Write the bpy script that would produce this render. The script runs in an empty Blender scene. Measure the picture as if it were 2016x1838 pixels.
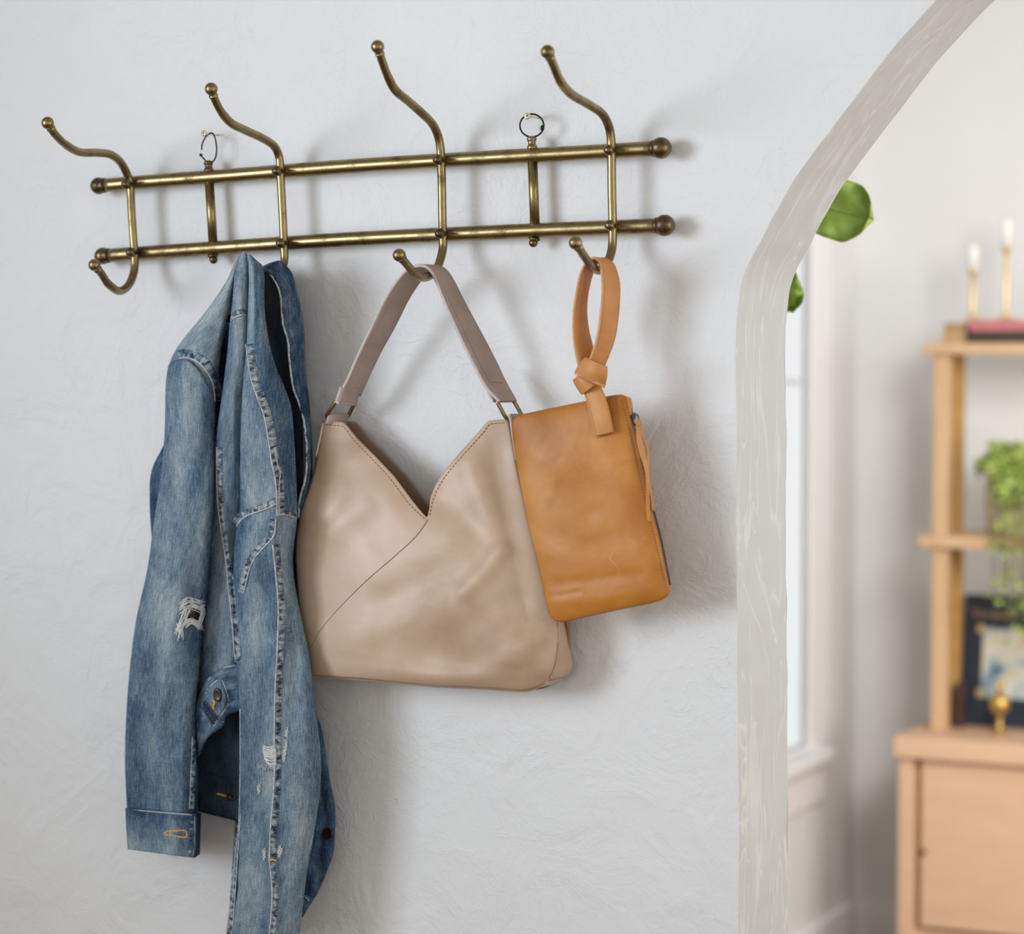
import bpy, math, random
import numpy as np
from mathutils import Vector, Matrix, noise
from mathutils.bvhtree import BVHTree
random.seed(7)
sc = bpy.context.scene
COL = sc.collection

# ------------------------------------------------------------------ camera
F_PX, W, H = 5000.0, 2016.0, 1838.0
YAW, PITCH = math.radians(25.6), math.radians(3.0)
CAM = Vector((1.426, -2.976, 1.5))
cd = bpy.data.cameras.new('camera'); cam = bpy.data.objects.new('camera', cd); COL.objects.link(cam)
cam.location = CAM; cam.rotation_euler = (math.pi/2 - PITCH, 0, YAW)
cd.sensor_fit = 'HORIZONTAL'; cd.sensor_width = 36.0; cd.lens = F_PX/W*36.0
cd.clip_start = 0.05; cd.clip_end = 60
cd.dof.use_dof = True; cd.dof.focus_distance = 3.28; cd.dof.aperture_fstop = 2.8
sc.camera = cam
ROT = cam.rotation_euler.to_matrix()

# ------------------------------------------------------------------ world, lights, exposure
wd = bpy.data.worlds.new('world'); sc.world = wd; wd.use_nodes = True
bg = wd.node_tree.nodes['Background']; bg.inputs[0].default_value = (1.0, 0.99, 0.97, 1); bg.inputs[1].default_value = 0.91
def area(name, loc, aim, sx, sy, power, col, spread=180):
    l = bpy.data.lights.new(name, 'AREA'); l.shape = 'RECTANGLE'; l.size = sx; l.size_y = sy
    l.energy = power; l.color = col; l.spread = math.radians(spread)
    o = bpy.data.objects.new(name, l); COL.objects.link(o); o.location = loc
    o.rotation_euler = (Vector(aim) - Vector(loc)).to_track_quat('-Z', 'Y').to_euler()
    return o
area('window_daylight', (-2.15, -2.9, 1.85), (0.40, 0, 1.62), 1.2, 1.4, 9.8, (0.76, 0.86, 1.0), 58)
area('far_room_daylight', (0.95, 0.65, 1.95), (-0.2, 3.0, 1.1), 0.55, 0.7, 19, (1.0, 0.985, 0.97), 130)
area('far_room_side_light', (2.7, 1.3, 1.7), (-0.2, 1.8, 1.1), 1.2, 1.5, 15, (1.0, 0.985, 0.97), 150)  # unseen fill kept to lift the jamb and far side wall
area('front_room_side_window', (2.6, -0.55, 1.6), (0.2, 0.05, 1.45), 0.8, 1.6, 2.2, (0.97, 0.985, 1.0), 75)  # unseen fill light, added to brighten the arch jamb
area('far_room_warm_light', (1.6, 1.2, 0.9), (0.3, 2.7, 0.4), 0.5, 0.5, 5, (1.0, 0.84, 0.72), 110)
sc.view_settings.view_transform = 'Standard'; sc.view_settings.look = 'None'
sc.view_settings.gamma = 1; sc.view_settings.use_curve_mapping = False
sc.view_settings.exposure = 0.0

# ------------------------------------------------------------------ helpers
def P(px, py, Y):
    """point of the plane y = Y that is seen at a pixel of the photograph"""
    r = ROT @ Vector(((px - W/2)/F_PX, -(py - H/2)/F_PX, -1.0))
    return CAM + r*((Y - CAM.y)/r.y)
def D(px, py, d): return P(px, py, -d)
def ray(px, py): return (ROT @ Vector(((px - W/2)/F_PX, -(py - H/2)/F_PX, -1.0))).normalized()

def tag(o, label=None, cat=None, group=None, kind=None):
    if label: o['label'] = label
    if cat: o['category'] = cat
    if group: o['group'] = group
    if kind: o['kind'] = kind
    return o
def thing(name, loc, label, cat, group=None):
    o = bpy.data.objects.new(name, None); o.empty_display_size = 0.05
    COL.objects.link(o); o.location = loc
    return tag(o, label, cat, group)
def origin_of(p):
    v = Vector((0, 0, 0))
    while p is not None:
        v = v + p.location; p = p.parent
    return v
class MB:
    """collects geometry in world coordinates, then links it as ONE mesh object"""
    def __init__(s): s.v = []; s.f = []; s.uv = []; s.w = []
    def add(s, verts, faces, uvs=None, wear=None):
        b = len(s.v); s.v += [Vector(x) for x in verts]; s.f += [tuple(i + b for i in f) for f in faces]
        s.uv += uvs if uvs is not None else [(x[0], x[2]) for x in verts]
        s.w += wear if wear is not None else [0.5]*len(verts)
        return s
    def box(s, a, b):
        x0, y0, z0 = [min(a[i], b[i]) for i in range(3)]; x1, y1, z1 = [max(a[i], b[i]) for i in range(3)]
        v = [(x0,y0,z0),(x1,y0,z0),(x1,y1,z0),(x0,y1,z0),(x0,y0,z1),(x1,y0,z1),(x1,y1,z1),(x0,y1,z1)]
        return s.add(v, [(0,3,2,1),(4,5,6,7),(0,1,5,4),(1,2,6,5),(2,3,7,6),(3,0,4,7)])
    def grid(s, G, cu=False, uvs=None, wear=None):
        n, m = len(G), len(G[0]); v = [p for r in G for p in r]; f = []
        for j in range(n-1):
            for i in range(m if cu else m-1):
                k = (i+1) % m
                f.append((j*m+i, (j+1)*m+i, (j+1)*m+k, j*m+k))
        return s.add(v, f, uvs, wear)
    def tube(s, path, r, seg=10, closed=False, flat=1.0, up=None):
        n = len(path); pts = [Vector(p) for p in path]
        rs = r if hasattr(r, '__len__') else [r]*n
        t0 = (pts[1]-pts[0]).normalized()
        nrm = Vector(up) if up is not None else (t0.orthogonal())
        rings = []
        for i in range(n):
            if closed: t = (pts[(i+1) % n] - pts[i-1]).normalized()
            else: t = (pts[min(i+1, n-1)] - pts[max(i-1, 0)]).normalized()
            nrm = (nrm - t*nrm.dot(t)); nrm = nrm.normalized() if nrm.length > 1e-6 else t.orthogonal().normalized()
            b = t.cross(nrm)
            rings.append([pts[i] + (nrm*math.cos(a)*flat + b*math.sin(a))*rs[i] for a in [2*math.pi*k/seg for k in range(seg)]])
        v = [p for q in rings for p in q]; f = []
        for j in range(n if closed else n-1):
            a, b_ = j*seg, ((j+1) % n)*seg
            for k in range(seg): f.append((a+k, a+(k+1) % seg, b_+(k+1) % seg, b_+k))
        if not closed: f.append(tuple(range(seg-1, -1, -1))); f.append(tuple((n-1)*seg+k for k in range(seg)))
        L = 0; uvs = []
        for j in range(n):
            if j: L += (pts[j]-pts[j-1]).length
            uvs += [(k/seg*6.28*rs[j], L) for k in range(seg)]
        return s.add(v, f, uvs)
    def lathe(s, base, axis, prof, seg=20):
        """prof: list of (distance along axis, radius)"""
        base = Vector(base); ax = Vector(axis).normalized(); a = ax.orthogonal().normalized(); b = ax.cross(a)
        v = []; f = []
        for h, r in prof:
            for k in range(seg):
                t = 2*math.pi*k/seg; v.append(base + ax*h + (a*math.cos(t) + b*math.sin(t))*max(r, 1e-5))
        for j in range(len(prof)-1):
            for k in range(seg): f.append((j*seg+k, j*seg+(k+1) % seg, (j+1)*seg+(k+1) % seg, (j+1)*seg+k))
        f.append(tuple(range(seg-1, -1, -1))); f.append(tuple((len(prof)-1)*seg+k for k in range(seg)))
        return s.add(v, f)
    def ball(s, c, r, seg=20, axis=(0, 0, 1), sq=1.0):
        n = seg//2
        return s.lathe(c, axis, [(-r*sq*math.cos(math.pi*j/n), r*math.sin(math.pi*j/n)) for j in range(n+1)], seg)
    def build(s, name, mat, parent=None, smooth=True, bevel=None, solid=None, kind=None, label=None, bvh=None):
        me = bpy.data.meshes.new(name); off = origin_of(parent)
        me.from_pydata([tuple(p - off) for p in s.v], [], s.f); me.update()
        uvl = me.uv_layers.new(name='UVMap')
        idx = np.zeros(len(me.loops), dtype=np.int32); me.loops.foreach_get('vertex_index', idx)
        uvl.data.foreach_set('uv', np.array(s.uv, dtype=np.float32)[idx].ravel())
        at = me.attributes.new('wear', 'FLOAT', 'POINT'); at.data.foreach_set('value', np.array(s.w, dtype=np.float32))
        if smooth: me.polygons.foreach_set('use_smooth', [True]*len(me.polygons))
        me.materials.append(mat)
        o = bpy.data.objects.new(name, me); COL.objects.link(o); o.parent = parent
        if bevel:
            m = o.modifiers.new('bevel', 'BEVEL'); m.width = bevel; m.segments = 2; m.limit_method = 'ANGLE'
        if solid:
            m = o.modifiers.new('solid', 'SOLIDIFY'); m.thickness = solid; m.offset = 0
        if kind: o['kind'] = kind
        if label: o['label'] = label
        if bvh is not None: bvh.append(BVHTree.FromPolygons([tuple(p) for p in s.v], s.f))
        return o

def spline(pts, n):
    """Catmull-Rom through pts, resampled evenly in the first two coordinates"""
    p = np.array(pts, dtype=float)
    if len(p) == 2: return p[0] + (p[1]-p[0])*np.linspace(0, 1, n)[:, None]
    q = np.vstack([2*p[0]-p[1], p, 2*p[-1]-p[-2]]); out = []
    for i in range(1, len(q)-2):
        for t in np.linspace(0, 1, 14, endpoint=False):
            out.append(0.5*((2*q[i]) + (-q[i-1]+q[i+1])*t + (2*q[i-1]-5*q[i]+4*q[i+1]-q[i+2])*t*t + (-q[i-1]+3*q[i]-3*q[i+1]+q[i+2])*t**3))
    out.append(q[-2]); out = np.array(out)
    s = np.concatenate([[0], np.cumsum(np.linalg.norm(np.diff(out[:, :2], axis=0), axis=1)+1e-9)]); s /= s[-1]
    ts = np.linspace(0, 1, n)
    return np.stack([np.interp(ts, s, out[:, k]) for k in range(out.shape[1])], axis=1)
def seg_dist(px, py, poly):
    best = 1e9
    for (x0, y0), (x1, y1) in zip(poly[:-1], poly[1:]):
        dx, dy = x1-x0, y1-y0; t = max(0, min(1, ((px-x0)*dx+(py-y0)*dy)/(dx*dx+dy*dy)))
        best = min(best, math.hypot(px-x0-t*dx, py-y0-t*dy))
    return best
def ridges(px, py, lst):
    return sum(a*math.exp(-(seg_dist(px, py, pl)/w)**2) for pl, a, w in lst)
def nz(x, y, z=0.0): return noise.noise(Vector((x, y, z)))
MPP = 1/1515.0

def tube_strip(mb, L, R, d, bf, bb=None, n=90, m=44, rid=(), arc=None, wear=None, nzamp=0.004, nzs=(0.03, 0.008), dz=None, seed=0, pw=0.75):
    """closed flattened tube between two silhouette edges given in photo pixels; real depth bf in front, bb behind"""
    bb = bf if bb is None else bb
    Lp, Rp = spline(L, n), spline(R, n); G = []; uv = []; wr = []
    acc = 0
    for j in range(n):
        t = j/(n-1); row = []
        if j: acc += np.linalg.norm((Lp[j]+Rp[j]-Lp[j-1]-Rp[j-1])[:2])/2
        w = np.linalg.norm((Rp[j]-Lp[j])[:2])
        dd = d(t) if callable(d) else d; bf_ = bf(t) if callable(bf) else bf; bb_ = bb(t) if callable(bb) else bb
        for i in range(m):
            th = 2*math.pi*i/m; u = (1-math.cos(th))/2; sn = math.sin(th)
            x = Lp[j][0] + (Rp[j][0]-Lp[j][0])*u; y = Lp[j][1] + (Rp[j][1]-Lp[j][1])*u
            if arc: y += arc(u, t)
            if sn >= 0:
                e = sn**pw*bf_
                k = min(1, sn*2.2)
                e += k*(ridges(x, y, rid) + nzamp*nz(x*nzs[0], y*nzs[1], seed) + 0.35*nzamp*nz(x*nzs[0]*3.1, y*nzs[1]*3.4, seed+9))
                if dz: e += k*dz(u, t, x, y)
            else: e = -((-sn)**pw)*bb_
            row.append(D(x, y, max(0.004, dd + e)))
            uv.append(((u*w*(1 if sn >= 0 else -1))*MPP + seed*0.37, -acc*MPP))
            wr.append(wear(u, t, x, y) if wear else 0.5)
        G.append(row)
    mb.grid(G, cu=True, uvs=uv, wear=wr)
    m_ = m; b = len(mb.v) - n*m_
    for ring, rev in ((0, True), (n-1, False)):
        c = sum((mb.v[b+ring*m_+k] for k in range(m_)), Vector())/m_
        mb.v.append(c); mb.uv.append((0, 0)); mb.w.append(0.4); ci = len(mb.v)-1
        for k in range(m_):
            a, b2 = b+ring*m_+k, b+ring*m_+(k+1) % m_
            mb.f.append((ci, a, b2) if rev else (ci, b2, a))
    return mb
def patch(mb, A, B, n=40, m=14, bulge=0.0, fn=None, wear=None, seed=0, pw=1.0, arc=None):
    """open surface between edge A and edge B, each a list of (px, py, depth)"""
    a, b = spline(A, n), spline(B, n); G = []; uv = []; wr = []
    acc = 0
    for j in range(n):
        t = j/(n-1); row = []
        if j: acc += np.linalg.norm((a[j]+b[j]-a[j-1]-b[j-1])[:2])/2
        w = np.linalg.norm((b[j]-a[j])[:2])
        for i in range(m):
            u = i/(m-1); q = a[j]+(b[j]-a[j])*u
            dd = q[2] + bulge*math.sin(math.pi*u)**pw
            if fn: dd += fn(u, t, q[0], q[1])
            row.append(D(q[0], q[1] + (arc(u, t) if arc else 0), dd)); uv.append((u*w*MPP+seed*0.31, -acc*MPP)); wr.append(wear(u, t, q[0], q[1]) if wear else 0.5)
        G.append(row)
    return mb.grid(G, uvs=uv, wear=wr)
def coons(T, B, L, R):
    n, m = len(L), len(T); G = np.zeros((n, m, 3))
    for j in range(n):
        v = j/(n-1)
        for i in range(m):
            u = i/(m-1)
            G[j, i] = (1-v)*T[i]+v*B[i]+(1-u)*L[j]+u*R[j]-((1-u)*(1-v)*T[0]+u*(1-v)*T[-1]+(1-u)*v*B[0]+u*v*B[-1])
    return G
def cast(px, py, bvhs):
    r = ray(px, py); best = None
    for b in bvhs:
        h = b.ray_cast(CAM, r)
        if h[0] is not None and (best is None or h[3] < best[3]): best = h
    if best is None: return None, None
    nrm = best[1] if best[1].dot(r) < 0 else -best[1]
    return best[0], nrm
def on(pl, bvhs, step=4.0, lift=0.0006):
    """drape a pixel polyline on surfaces already built"""
    L = sum(math.hypot(b[0]-a[0], b[1]-a[1]) for a, b in zip(pl[:-1], pl[1:]))
    pts = spline([p[:2] for p in pl], max(4, int(L/step))); out = []
    for x, y in pts:
        h, nr = cast(x, y, bvhs)
        if h is None: continue
        out.append((h - ray(x, y)*lift, nr, x, y))
    return out
def smooth_path(o, k=2):
    p = [q[0] for q in o]
    for _ in range(k): p = [p[0]] + [(p[i-1]+p[i]*2+p[i+1])/4 for i in range(1, len(p)-1)] + [p[-1]]
    return p
def add_seam(parent, bvhs, pl, width=11, side=1, cord=1.6, stitch=True, wear=0.6, rows=(0.28, 0.85), mats=None, name='seam', step=4.0, lift=0.0008):
    """a lapped seam: raised puckered band, folded edge cord and rows of stitches"""
    c = spline([p[:2] for p in pl], max(6, int(sum(math.hypot(b[0]-a[0], b[1]-a[1]) for a, b in zip(pl[:-1], pl[1:]))/step)))
    tan = np.gradient(c, axis=0); tan /= (np.linalg.norm(tan, axis=1)[:, None]+1e-9)
    nr = np.stack([-tan[:, 1], tan[:, 0]], axis=1)*side
    mdark, mcord, mst = mats
    G = []; uv = []; acc = 0; path = []; ok = []
    for j in range(len(c)):
        row = []; bad = False
        if j: acc += np.linalg.norm(c[j]-c[j-1])
        for i in range(6):
            u = i/5; x, y = c[j] + nr[j]*width*u
            h, q = cast(x, y, bvhs)
            if h is None: bad = True; break
            pk = 0.0011*math.sin(math.pi*min(1, u*1.02))*(0.55+0.45*math.sin(acc*0.55+nz(acc*0.07, 3)*3))
            row.append(h - ray(x, y)*(lift*0.6+pk + (0.0007 if i < 5 else -0.0004)))
        if bad: continue
        G.append(row); uv += [(i/5, acc*MPP) for i in range(6)]
        path.append(row[0])
    if len(G) < 4: return None
    mb = MB(); mb.grid(G, uvs=uv, wear=[wear]*len(uv)); s = mb.build(name, mdark, parent)
    p = path
    for _ in range(2): p = [p[0]] + [(p[i-1]+p[i]*2+p[i+1])/4 for i in range(1, len(p)-1)] + [p[-1]]
    MB().tube([q - ray(*c[0])*0.0004 for q in p], cord*MPP, 6).build('folded_edge', mcord, s)
    if stitch:
        sb = MB()
        for u in rows:
            k = u*5; i0 = int(k); fr = k-i0
            line = [r[i0]*(1-fr)+r[min(5, i0+1)]*fr for r in G]
            dens = [line[0]]
            for a, b in zip(line[:-1], line[1:]): dens += [a.lerp(b, .5), b]
            for q in range(0, len(dens)-2, 3):
                a, b = dens[q], dens[q+1]; rr = ray(*c[0])
                sb.tube([a - rr*0.0005, (a+b)/2 - rr*0.0009, b - rr*0.0005], 0.00042, 5)
        if sb.v: sb.build('stitching', mst, s, kind='stuff')
    return s
def stitch_line(parent, bvhs, pl, mat, dash=5, gap=4, r=0.0006, lift=0.0024, name='stitching'):
    o = on(pl, bvhs, 1.5, lift)
    if len(o) < 5: return
    sb = MB(); k = 0; a, g = int(dash/1.5), int(gap/1.5)
    while k + a < len(o):
        sb.tube([o[i][0] for i in range(k, k+a+1)], r, 5); k += a+g
    return sb.build(name, mat, parent, kind='stuff')

# ------------------------------------------------------------------ materials
def newmat(name):
    m = bpy.data.materials.new(name); m.use_nodes = True; nt = m.node_tree; nt.nodes.clear()
    out = nt.nodes.new('ShaderNodeOutputMaterial'); b = nt.nodes.new('ShaderNodeBsdfPrincipled')
    nt.links.new(b.outputs[0], out.inputs[0]); return m, nt, b
def nd(nt, t, **kw):
    n = nt.nodes.new('ShaderNode'+t)
    for k, v in kw.items():
        if k.startswith('_'): setattr(n, k[1:], v)
        else:
            key = k.replace('__', ' ')
            i = n.inputs[int(key[1:])] if key[0] == 'i' and key[1:].isdigit() else n.inputs[key]
            if hasattr(v, 'is_output') or isinstance(v, bpy.types.NodeSocket): nt.links.new(v, i)
            else: i.default_value = v
    return n
def ramp(nt, fac, stops):
    r = nt.nodes.new('ShaderNodeValToRGB'); nt.links.new(fac, r.inputs[0])
    e = r.color_ramp.elements
    while len(e) < len(stops): e.new(0.5)
    for i, (p, c) in enumerate(stops): e[i].position = min(1, p); e[i].color = (*c, 1)
    return r.outputs[0]
def math_(nt, op, a, b=0.0, c=0.0):
    n = nt.nodes.new('ShaderNodeMath'); n.operation = op
    for i, v in enumerate((a, b, c)):
        if isinstance(v, bpy.types.NodeSocket): nt.links.new(v, n.inputs[i])
        else: n.inputs[i].default_value = v
    return n.outputs[0]
def mapping(nt, src, scale, rot=(0, 0, 0)):
    return nd(nt, 'Mapping', Vector=src, Scale=scale, Rotation=rot).outputs[0]
def noise_(nt, vec, scale, detail=4, rough=0.5, dist=0.0):
    return nd(nt, 'TexNoise', Vector=vec, Scale=scale, Detail=detail, Roughness=rough, Distortion=dist).outputs['Fac']
def bump(nt, bsdf, h, strength, dist, prev=None):
    n = nd(nt, 'Bump', Height=h, Strength=strength, Distance=dist)
    if prev is not None: nt.links.new(prev, n.inputs['Normal'])
    if bsdf is not None: nt.links.new(n.outputs[0], bsdf.inputs['Normal'])
    return n.outputs[0]
def simple(name, col, rough=0.5, metal=0.0, var=0.0, vs=30, bmp=0.0, bs=200, bd=0.001, spec=0.5):
    m, nt, b = newmat(name); b.inputs['Roughness'].default_value = rough; b.inputs['Metallic'].default_value = metal
    b.inputs['Specular IOR Level'].default_value = spec
    tc = nd(nt, 'TexCoord').outputs['Object']
    n = noise_(nt, tc, vs, 5)
    lo = tuple(c*(1-var) for c in col); hi = tuple(min(1, c*(1+var)) for c in col)
    nt.links.new(ramp(nt, n, [(0.3, lo), (0.7, hi)]), b.inputs['Base Color'])
    if bmp: bump(nt, b, noise_(nt, tc, bs, 4), bmp, bd)
    return m
def ridged(nt, vec, scale, detail=3, dist=0.6, w=0.06):
    n = noise_(nt, vec, scale, detail, 0.5, dist)
    a = math_(nt, 'ABSOLUTE', math_(nt, 'SUBTRACT', n, 0.5))
    mr = nd(nt, 'MapRange', Value=a); mr.inputs[1].default_value = 0; mr.inputs[2].default_value = w; mr.inputs[3].default_value = 1; mr.inputs[4].default_value = 0
    mr.interpolation_type = 'SMOOTHSTEP'
    return mr.outputs[0]
def plaster():
    m, nt, b = newmat('plaster'); tc = nd(nt, 'TexCoord').outputs['Object']
    b.inputs['Roughness'].default_value = 0.55; b.inputs['Specular IOR Level'].default_value = 0.35
    big = noise_(nt, tc, 3.0, 3)
    nt.links.new(ramp(nt, big, [(0.3, (0.755, 0.75, 0.73)), (0.7, (0.79, 0.783, 0.762))]), b.inputs['Base Color'])
    p = bump(nt, None, noise_(nt, tc, 9, 5, 0.55, 1.2), 0.5, 0.012)
    mask = noise_(nt, mapping(nt, tc, (1, 1, 1)), 5, 2)
    mk = nd(nt, 'MapRange', Value=mask); mk.inputs[1].default_value = 0.42; mk.inputs[2].default_value = 0.62
    r1 = math_(nt, 'MULTIPLY', ridged(nt, tc, 22, 3, 1.1, 0.03), mk.outputs[0])
    p = bump(nt, None, r1, 0.28, 0.0012, p)
    p = bump(nt, None, noise_(nt, tc, 45, 4, 0.6, 0.8), 0.35, 0.003, p)
    bump(nt, b, noise_(nt, tc, 260, 3), 0.18, 0.0006, p)
    return m
def plaster_jamb():
    m, nt, b = newmat('jamb_plaster'); uv = nd(nt, 'UVMap').outputs[0]
    b.inputs['Roughness'].default_value = 0.5; b.inputs['Specular IOR Level'].default_value = 0.35
    v = mapping(nt, uv, (1.0, 0.17, 1.0), (0, 0, 0.0))
    r1 = ridged(nt, v, 17, 3, 1.4, 0.028); r2 = ridged(nt, mapping(nt, uv, (1.0, 0.2, 1), (0, 0, 0.25)), 10, 2, 1.1, 0.02)
    mx = math_(nt, 'MAXIMUM', r1, math_(nt, 'MULTIPLY', r2, 0.8))
    b.inputs['Base Color'].default_value = (0.70, 0.695, 0.67, 1)
    nt.links.new(ramp(nt, mx, [(0.0, (0.67, 0.665, 0.645)), (0.5, (0.71, 0.705, 0.685)), (1.0, (0.785, 0.785, 0.745))]), b.inputs['Base Color'])  # paler ridge lines paint crest highlights into the colour
    p = bump(nt, None, mx, 0.4, 0.002)
    p = bump(nt, None, noise_(nt, v, 14, 4, 0.55, 0.8), 0.5, 0.008, p)
    bump(nt, b, noise_(nt, uv, 120, 3), 0.2, 0.001, p)
    return m
def brass(name, base, dark, rough=0.3, patina=0.5):
    m, nt, b = newmat(name); tc = nd(nt, 'TexCoord').outputs['Object']
    b.inputs['Metallic'].default_value = 1.0
    n1 = noise_(nt, tc, 38, 6, 0.62); n2 = noise_(nt, mapping(nt, tc, (60, 60, 60)), 6, 3, 0.7)
    s = math_(nt, 'ADD', math_(nt, 'MULTIPLY', n1, 0.75), math_(nt, 'MULTIPLY', n2, 0.25))
    nt.links.new(ramp(nt, s, [(patina-0.13, dark), (patina+0.04, base), (0.85, tuple(c*1.25 for c in base))]), b.inputs['Base Color'])
    mr = nd(nt, 'MapRange', Value=n1); mr.inputs[1].default_value = 0.3; mr.inputs[2].default_value = 0.7; mr.inputs[3].default_value = rough+0.14; mr.inputs[4].default_value = rough-0.04
    nt.links.new(mr.outputs[0], b.inputs['Roughness'])
    bump(nt, b, n2, 0.08, 0.0004)
    return m
def denim(name, shift=0.0, inner=False, seam=False):
    m, nt, b = newmat(name); uv = nd(nt, 'UVMap').outputs[0]
    b.inputs['Roughness'].default_value = 0.9; b.inputs['Specular IOR Level'].default_value = 0.12
    w = nd(nt, 'Attribute', _attribute_name='wear').outputs['Fac']  # dye wear, with painted shade on some jacket parts
    cl = noise_(nt, mapping(nt, uv, (1.6, 0.45, 1)), 17, 5, 0.62, 0.3)
    st = noise_(nt, mapping(nt, uv, (14.0, 1.1, 1)), 55, 4, 0.7)
    fine = noise_(nt, mapping(nt, uv, (3.0, 1.2, 1)), 420, 2, 0.6)
    sp = noise_(nt, uv, 150, 3, 0.7)
    tw = nd(nt, 'TexWave', Vector=mapping(nt, uv, (1, 1, 1), (0, 0, 0.95)), Scale=210.0, Distortion=2.5, Detail=2.0); tw.inputs['Detail Scale'].default_value = 3.0
    s = math_(nt, 'ADD', math_(nt, 'MULTIPLY', cl, 0.85), math_(nt, 'MULTIPLY', st, 0.9))
    s = math_(nt, 'ADD', s, math_(nt, 'MULTIPLY', fine, 0.62)); s = math_(nt, 'ADD', s, math_(nt, 'MULTIPLY', sp, 0.22))
    s = math_(nt, 'ADD', s, math_(nt, 'MULTIPLY', tw.outputs['Fac'], 0.07))
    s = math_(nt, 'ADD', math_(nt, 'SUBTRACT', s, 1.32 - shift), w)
    if seam:
        bar = noise_(nt, mapping(nt, uv, (0.004, 1.0, 1)), 170, 2, 0.5)
        s = math_(nt, 'ADD', s, math_(nt, 'MULTIPLY', math_(nt, 'SUBTRACT', bar, 0.5), 3.2))
    if inner: stops = [(0.05, (0.012, 0.018, 0.03)), (0.42, (0.045, 0.065, 0.09)), (0.95, (0.10, 0.13, 0.16))]  # inside cloth coloured darker for the shadow it hangs in
    else: stops = [(0.08, (0.010, 0.020, 0.050)), (0.36, (0.030, 0.062, 0.112)), (0.56, (0.098, 0.155, 0.215)), (0.76, (0.225, 0.285, 0.315)), (1.0, (0.42, 0.465, 0.47))]
    nt.links.new(ramp(nt, s, stops), b.inputs['Base Color'])
    p = bump(nt, None, tw.outputs['Fac'], 0.25, 0.0004)
    p = bump(nt, None, noise_(nt, mapping(nt, uv, (1, 0.6, 1)), 60, 3), 0.25, 0.002, p)
    bump(nt, b, fine, 0.35, 0.0006, p)
    return m
def leather(name, c0, c1, c2, rough=0.42, scr=0.0, coat=0.0, cs=9):
    m, nt, b = newmat(name); uv = nd(nt, 'UVMap').outputs[0]
    b.inputs['Specular IOR Level'].default_value = 0.45
    n = noise_(nt, uv, cs, 4, 0.55, 0.4); g = noise_(nt, uv, 420, 3, 0.6)
    s = math_(nt, 'ADD', math_(nt, 'MULTIPLY', n, 0.9), math_(nt, 'MULTIPLY', g, 0.1))
    col = ramp(nt, s, [(0.32, c0), (0.5, c1), (0.68, c2)])
    if scr:
        msk = nd(nt, 'MapRange', Value=noise_(nt, uv, 14, 2)); msk.inputs[1].default_value = 0.52; msk.inputs[2].default_value = 0.6
        r1 = math_(nt, 'MULTIPLY', ridged(nt, mapping(nt, uv, (1.0, 0.5, 1), (0, 0, 0.6)), 16, 2, 0.5, 0.004), msk.outputs[0])
        mx = nd(nt, 'Mix', _data_type='RGBA'); nt.links.new(math_(nt, 'MULTIPLY', r1, scr), mx.inputs[0])
        nt.links.new(col, mx.inputs[6]); mx.inputs[7].default_value = (0.85, 0.5, 0.22, 1); col = mx.outputs[2]
    nt.links.new(col, b.inputs['Base Color'])
    mr = nd(nt, 'MapRange', Value=n); mr.inputs[1].default_value = 0.3; mr.inputs[2].default_value = 0.7; mr.inputs[3].default_value = rough+0.08; mr.inputs[4].default_value = rough-0.06
    nt.links.new(mr.outputs[0], b.inputs['Roughness'])
    if coat: b.inputs['Coat Weight'].default_value = coat; b.inputs['Coat Roughness'].default_value = 0.35
    p = bump(nt, None, noise_(nt, mapping(nt, uv, (0.8, 1.3, 1)), 40, 5, 0.6, 0.5), 0.16, 0.0012)
    bump(nt, b, noise_(nt, uv, 700, 2), 0.12, 0.0003, p)
    return m
def wood(name, a, b_, sc_=(1, 12, 12), rough=0.5):
    m, nt, b = newmat(name); tc = nd(nt, 'TexCoord').outputs['Object']; b.inputs['Roughness'].default_value = rough
    n = noise_(nt, mapping(nt, tc, sc_), 3.0, 6, 0.6, 0.6)
    nt.links.new(ramp(nt, n, [(0.3, a), (0.7, b_)]), b.inputs['Base Color']); return m

M_WALL = plaster(); M_JAMB = plaster_jamb()
M_PAINT = simple('smooth_wall_paint', (0.735, 0.74, 0.74), 0.7, var=0.02, vs=3, bmp=0.15, bs=60)
M_TRIM = simple('white_trim_paint', (0.80, 0.80, 0.81), 0.4, var=0.01)
M_FLOOR = wood('floor_wood', (0.16, 0.085, 0.04), (0.26, 0.15, 0.075), (12, 1, 1), 0.4)
M_BRASS = brass('aged_brass', (0.30, 0.225, 0.105), (0.13, 0.092, 0.042), 0.30, 0.46)
M_BRASSD = brass('dark_brass', (0.20, 0.14, 0.07), (0.07, 0.047, 0.028), 0.30, 0.5)
M_WIRE = simple('blackened_wire', (0.035, 0.04, 0.032), 0.4, 1.0, var=0.2)
M_SCREW = simple('pale_brass_screw', (0.80, 0.66, 0.48), 0.35, 0.9, var=0.05)
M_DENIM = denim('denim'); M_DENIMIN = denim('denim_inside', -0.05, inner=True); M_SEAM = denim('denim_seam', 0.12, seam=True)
M_CORD = simple('faded_denim_edge', (0.46, 0.48, 0.50), 0.9, var=0.3, vs=160, bmp=0.5, bs=900, bd=0.0005, spec=0.1)
M_THREAD = simple('tan_thread', (0.36, 0.26, 0.17), 0.8, var=0.3, vs=90)
M_BTHREAD = simple('blue_thread', (0.10, 0.15, 0.24), 0.8, var=0.3, vs=90)
M_RUST = simple('rust_thread', (0.30, 0.12, 0.05), 0.8, var=0.2, vs=90)
M_WTHREAD = simple('white_torn_thread', (0.66, 0.67, 0.63), 0.95, var=0.08, vs=200, spec=0.1)
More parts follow.
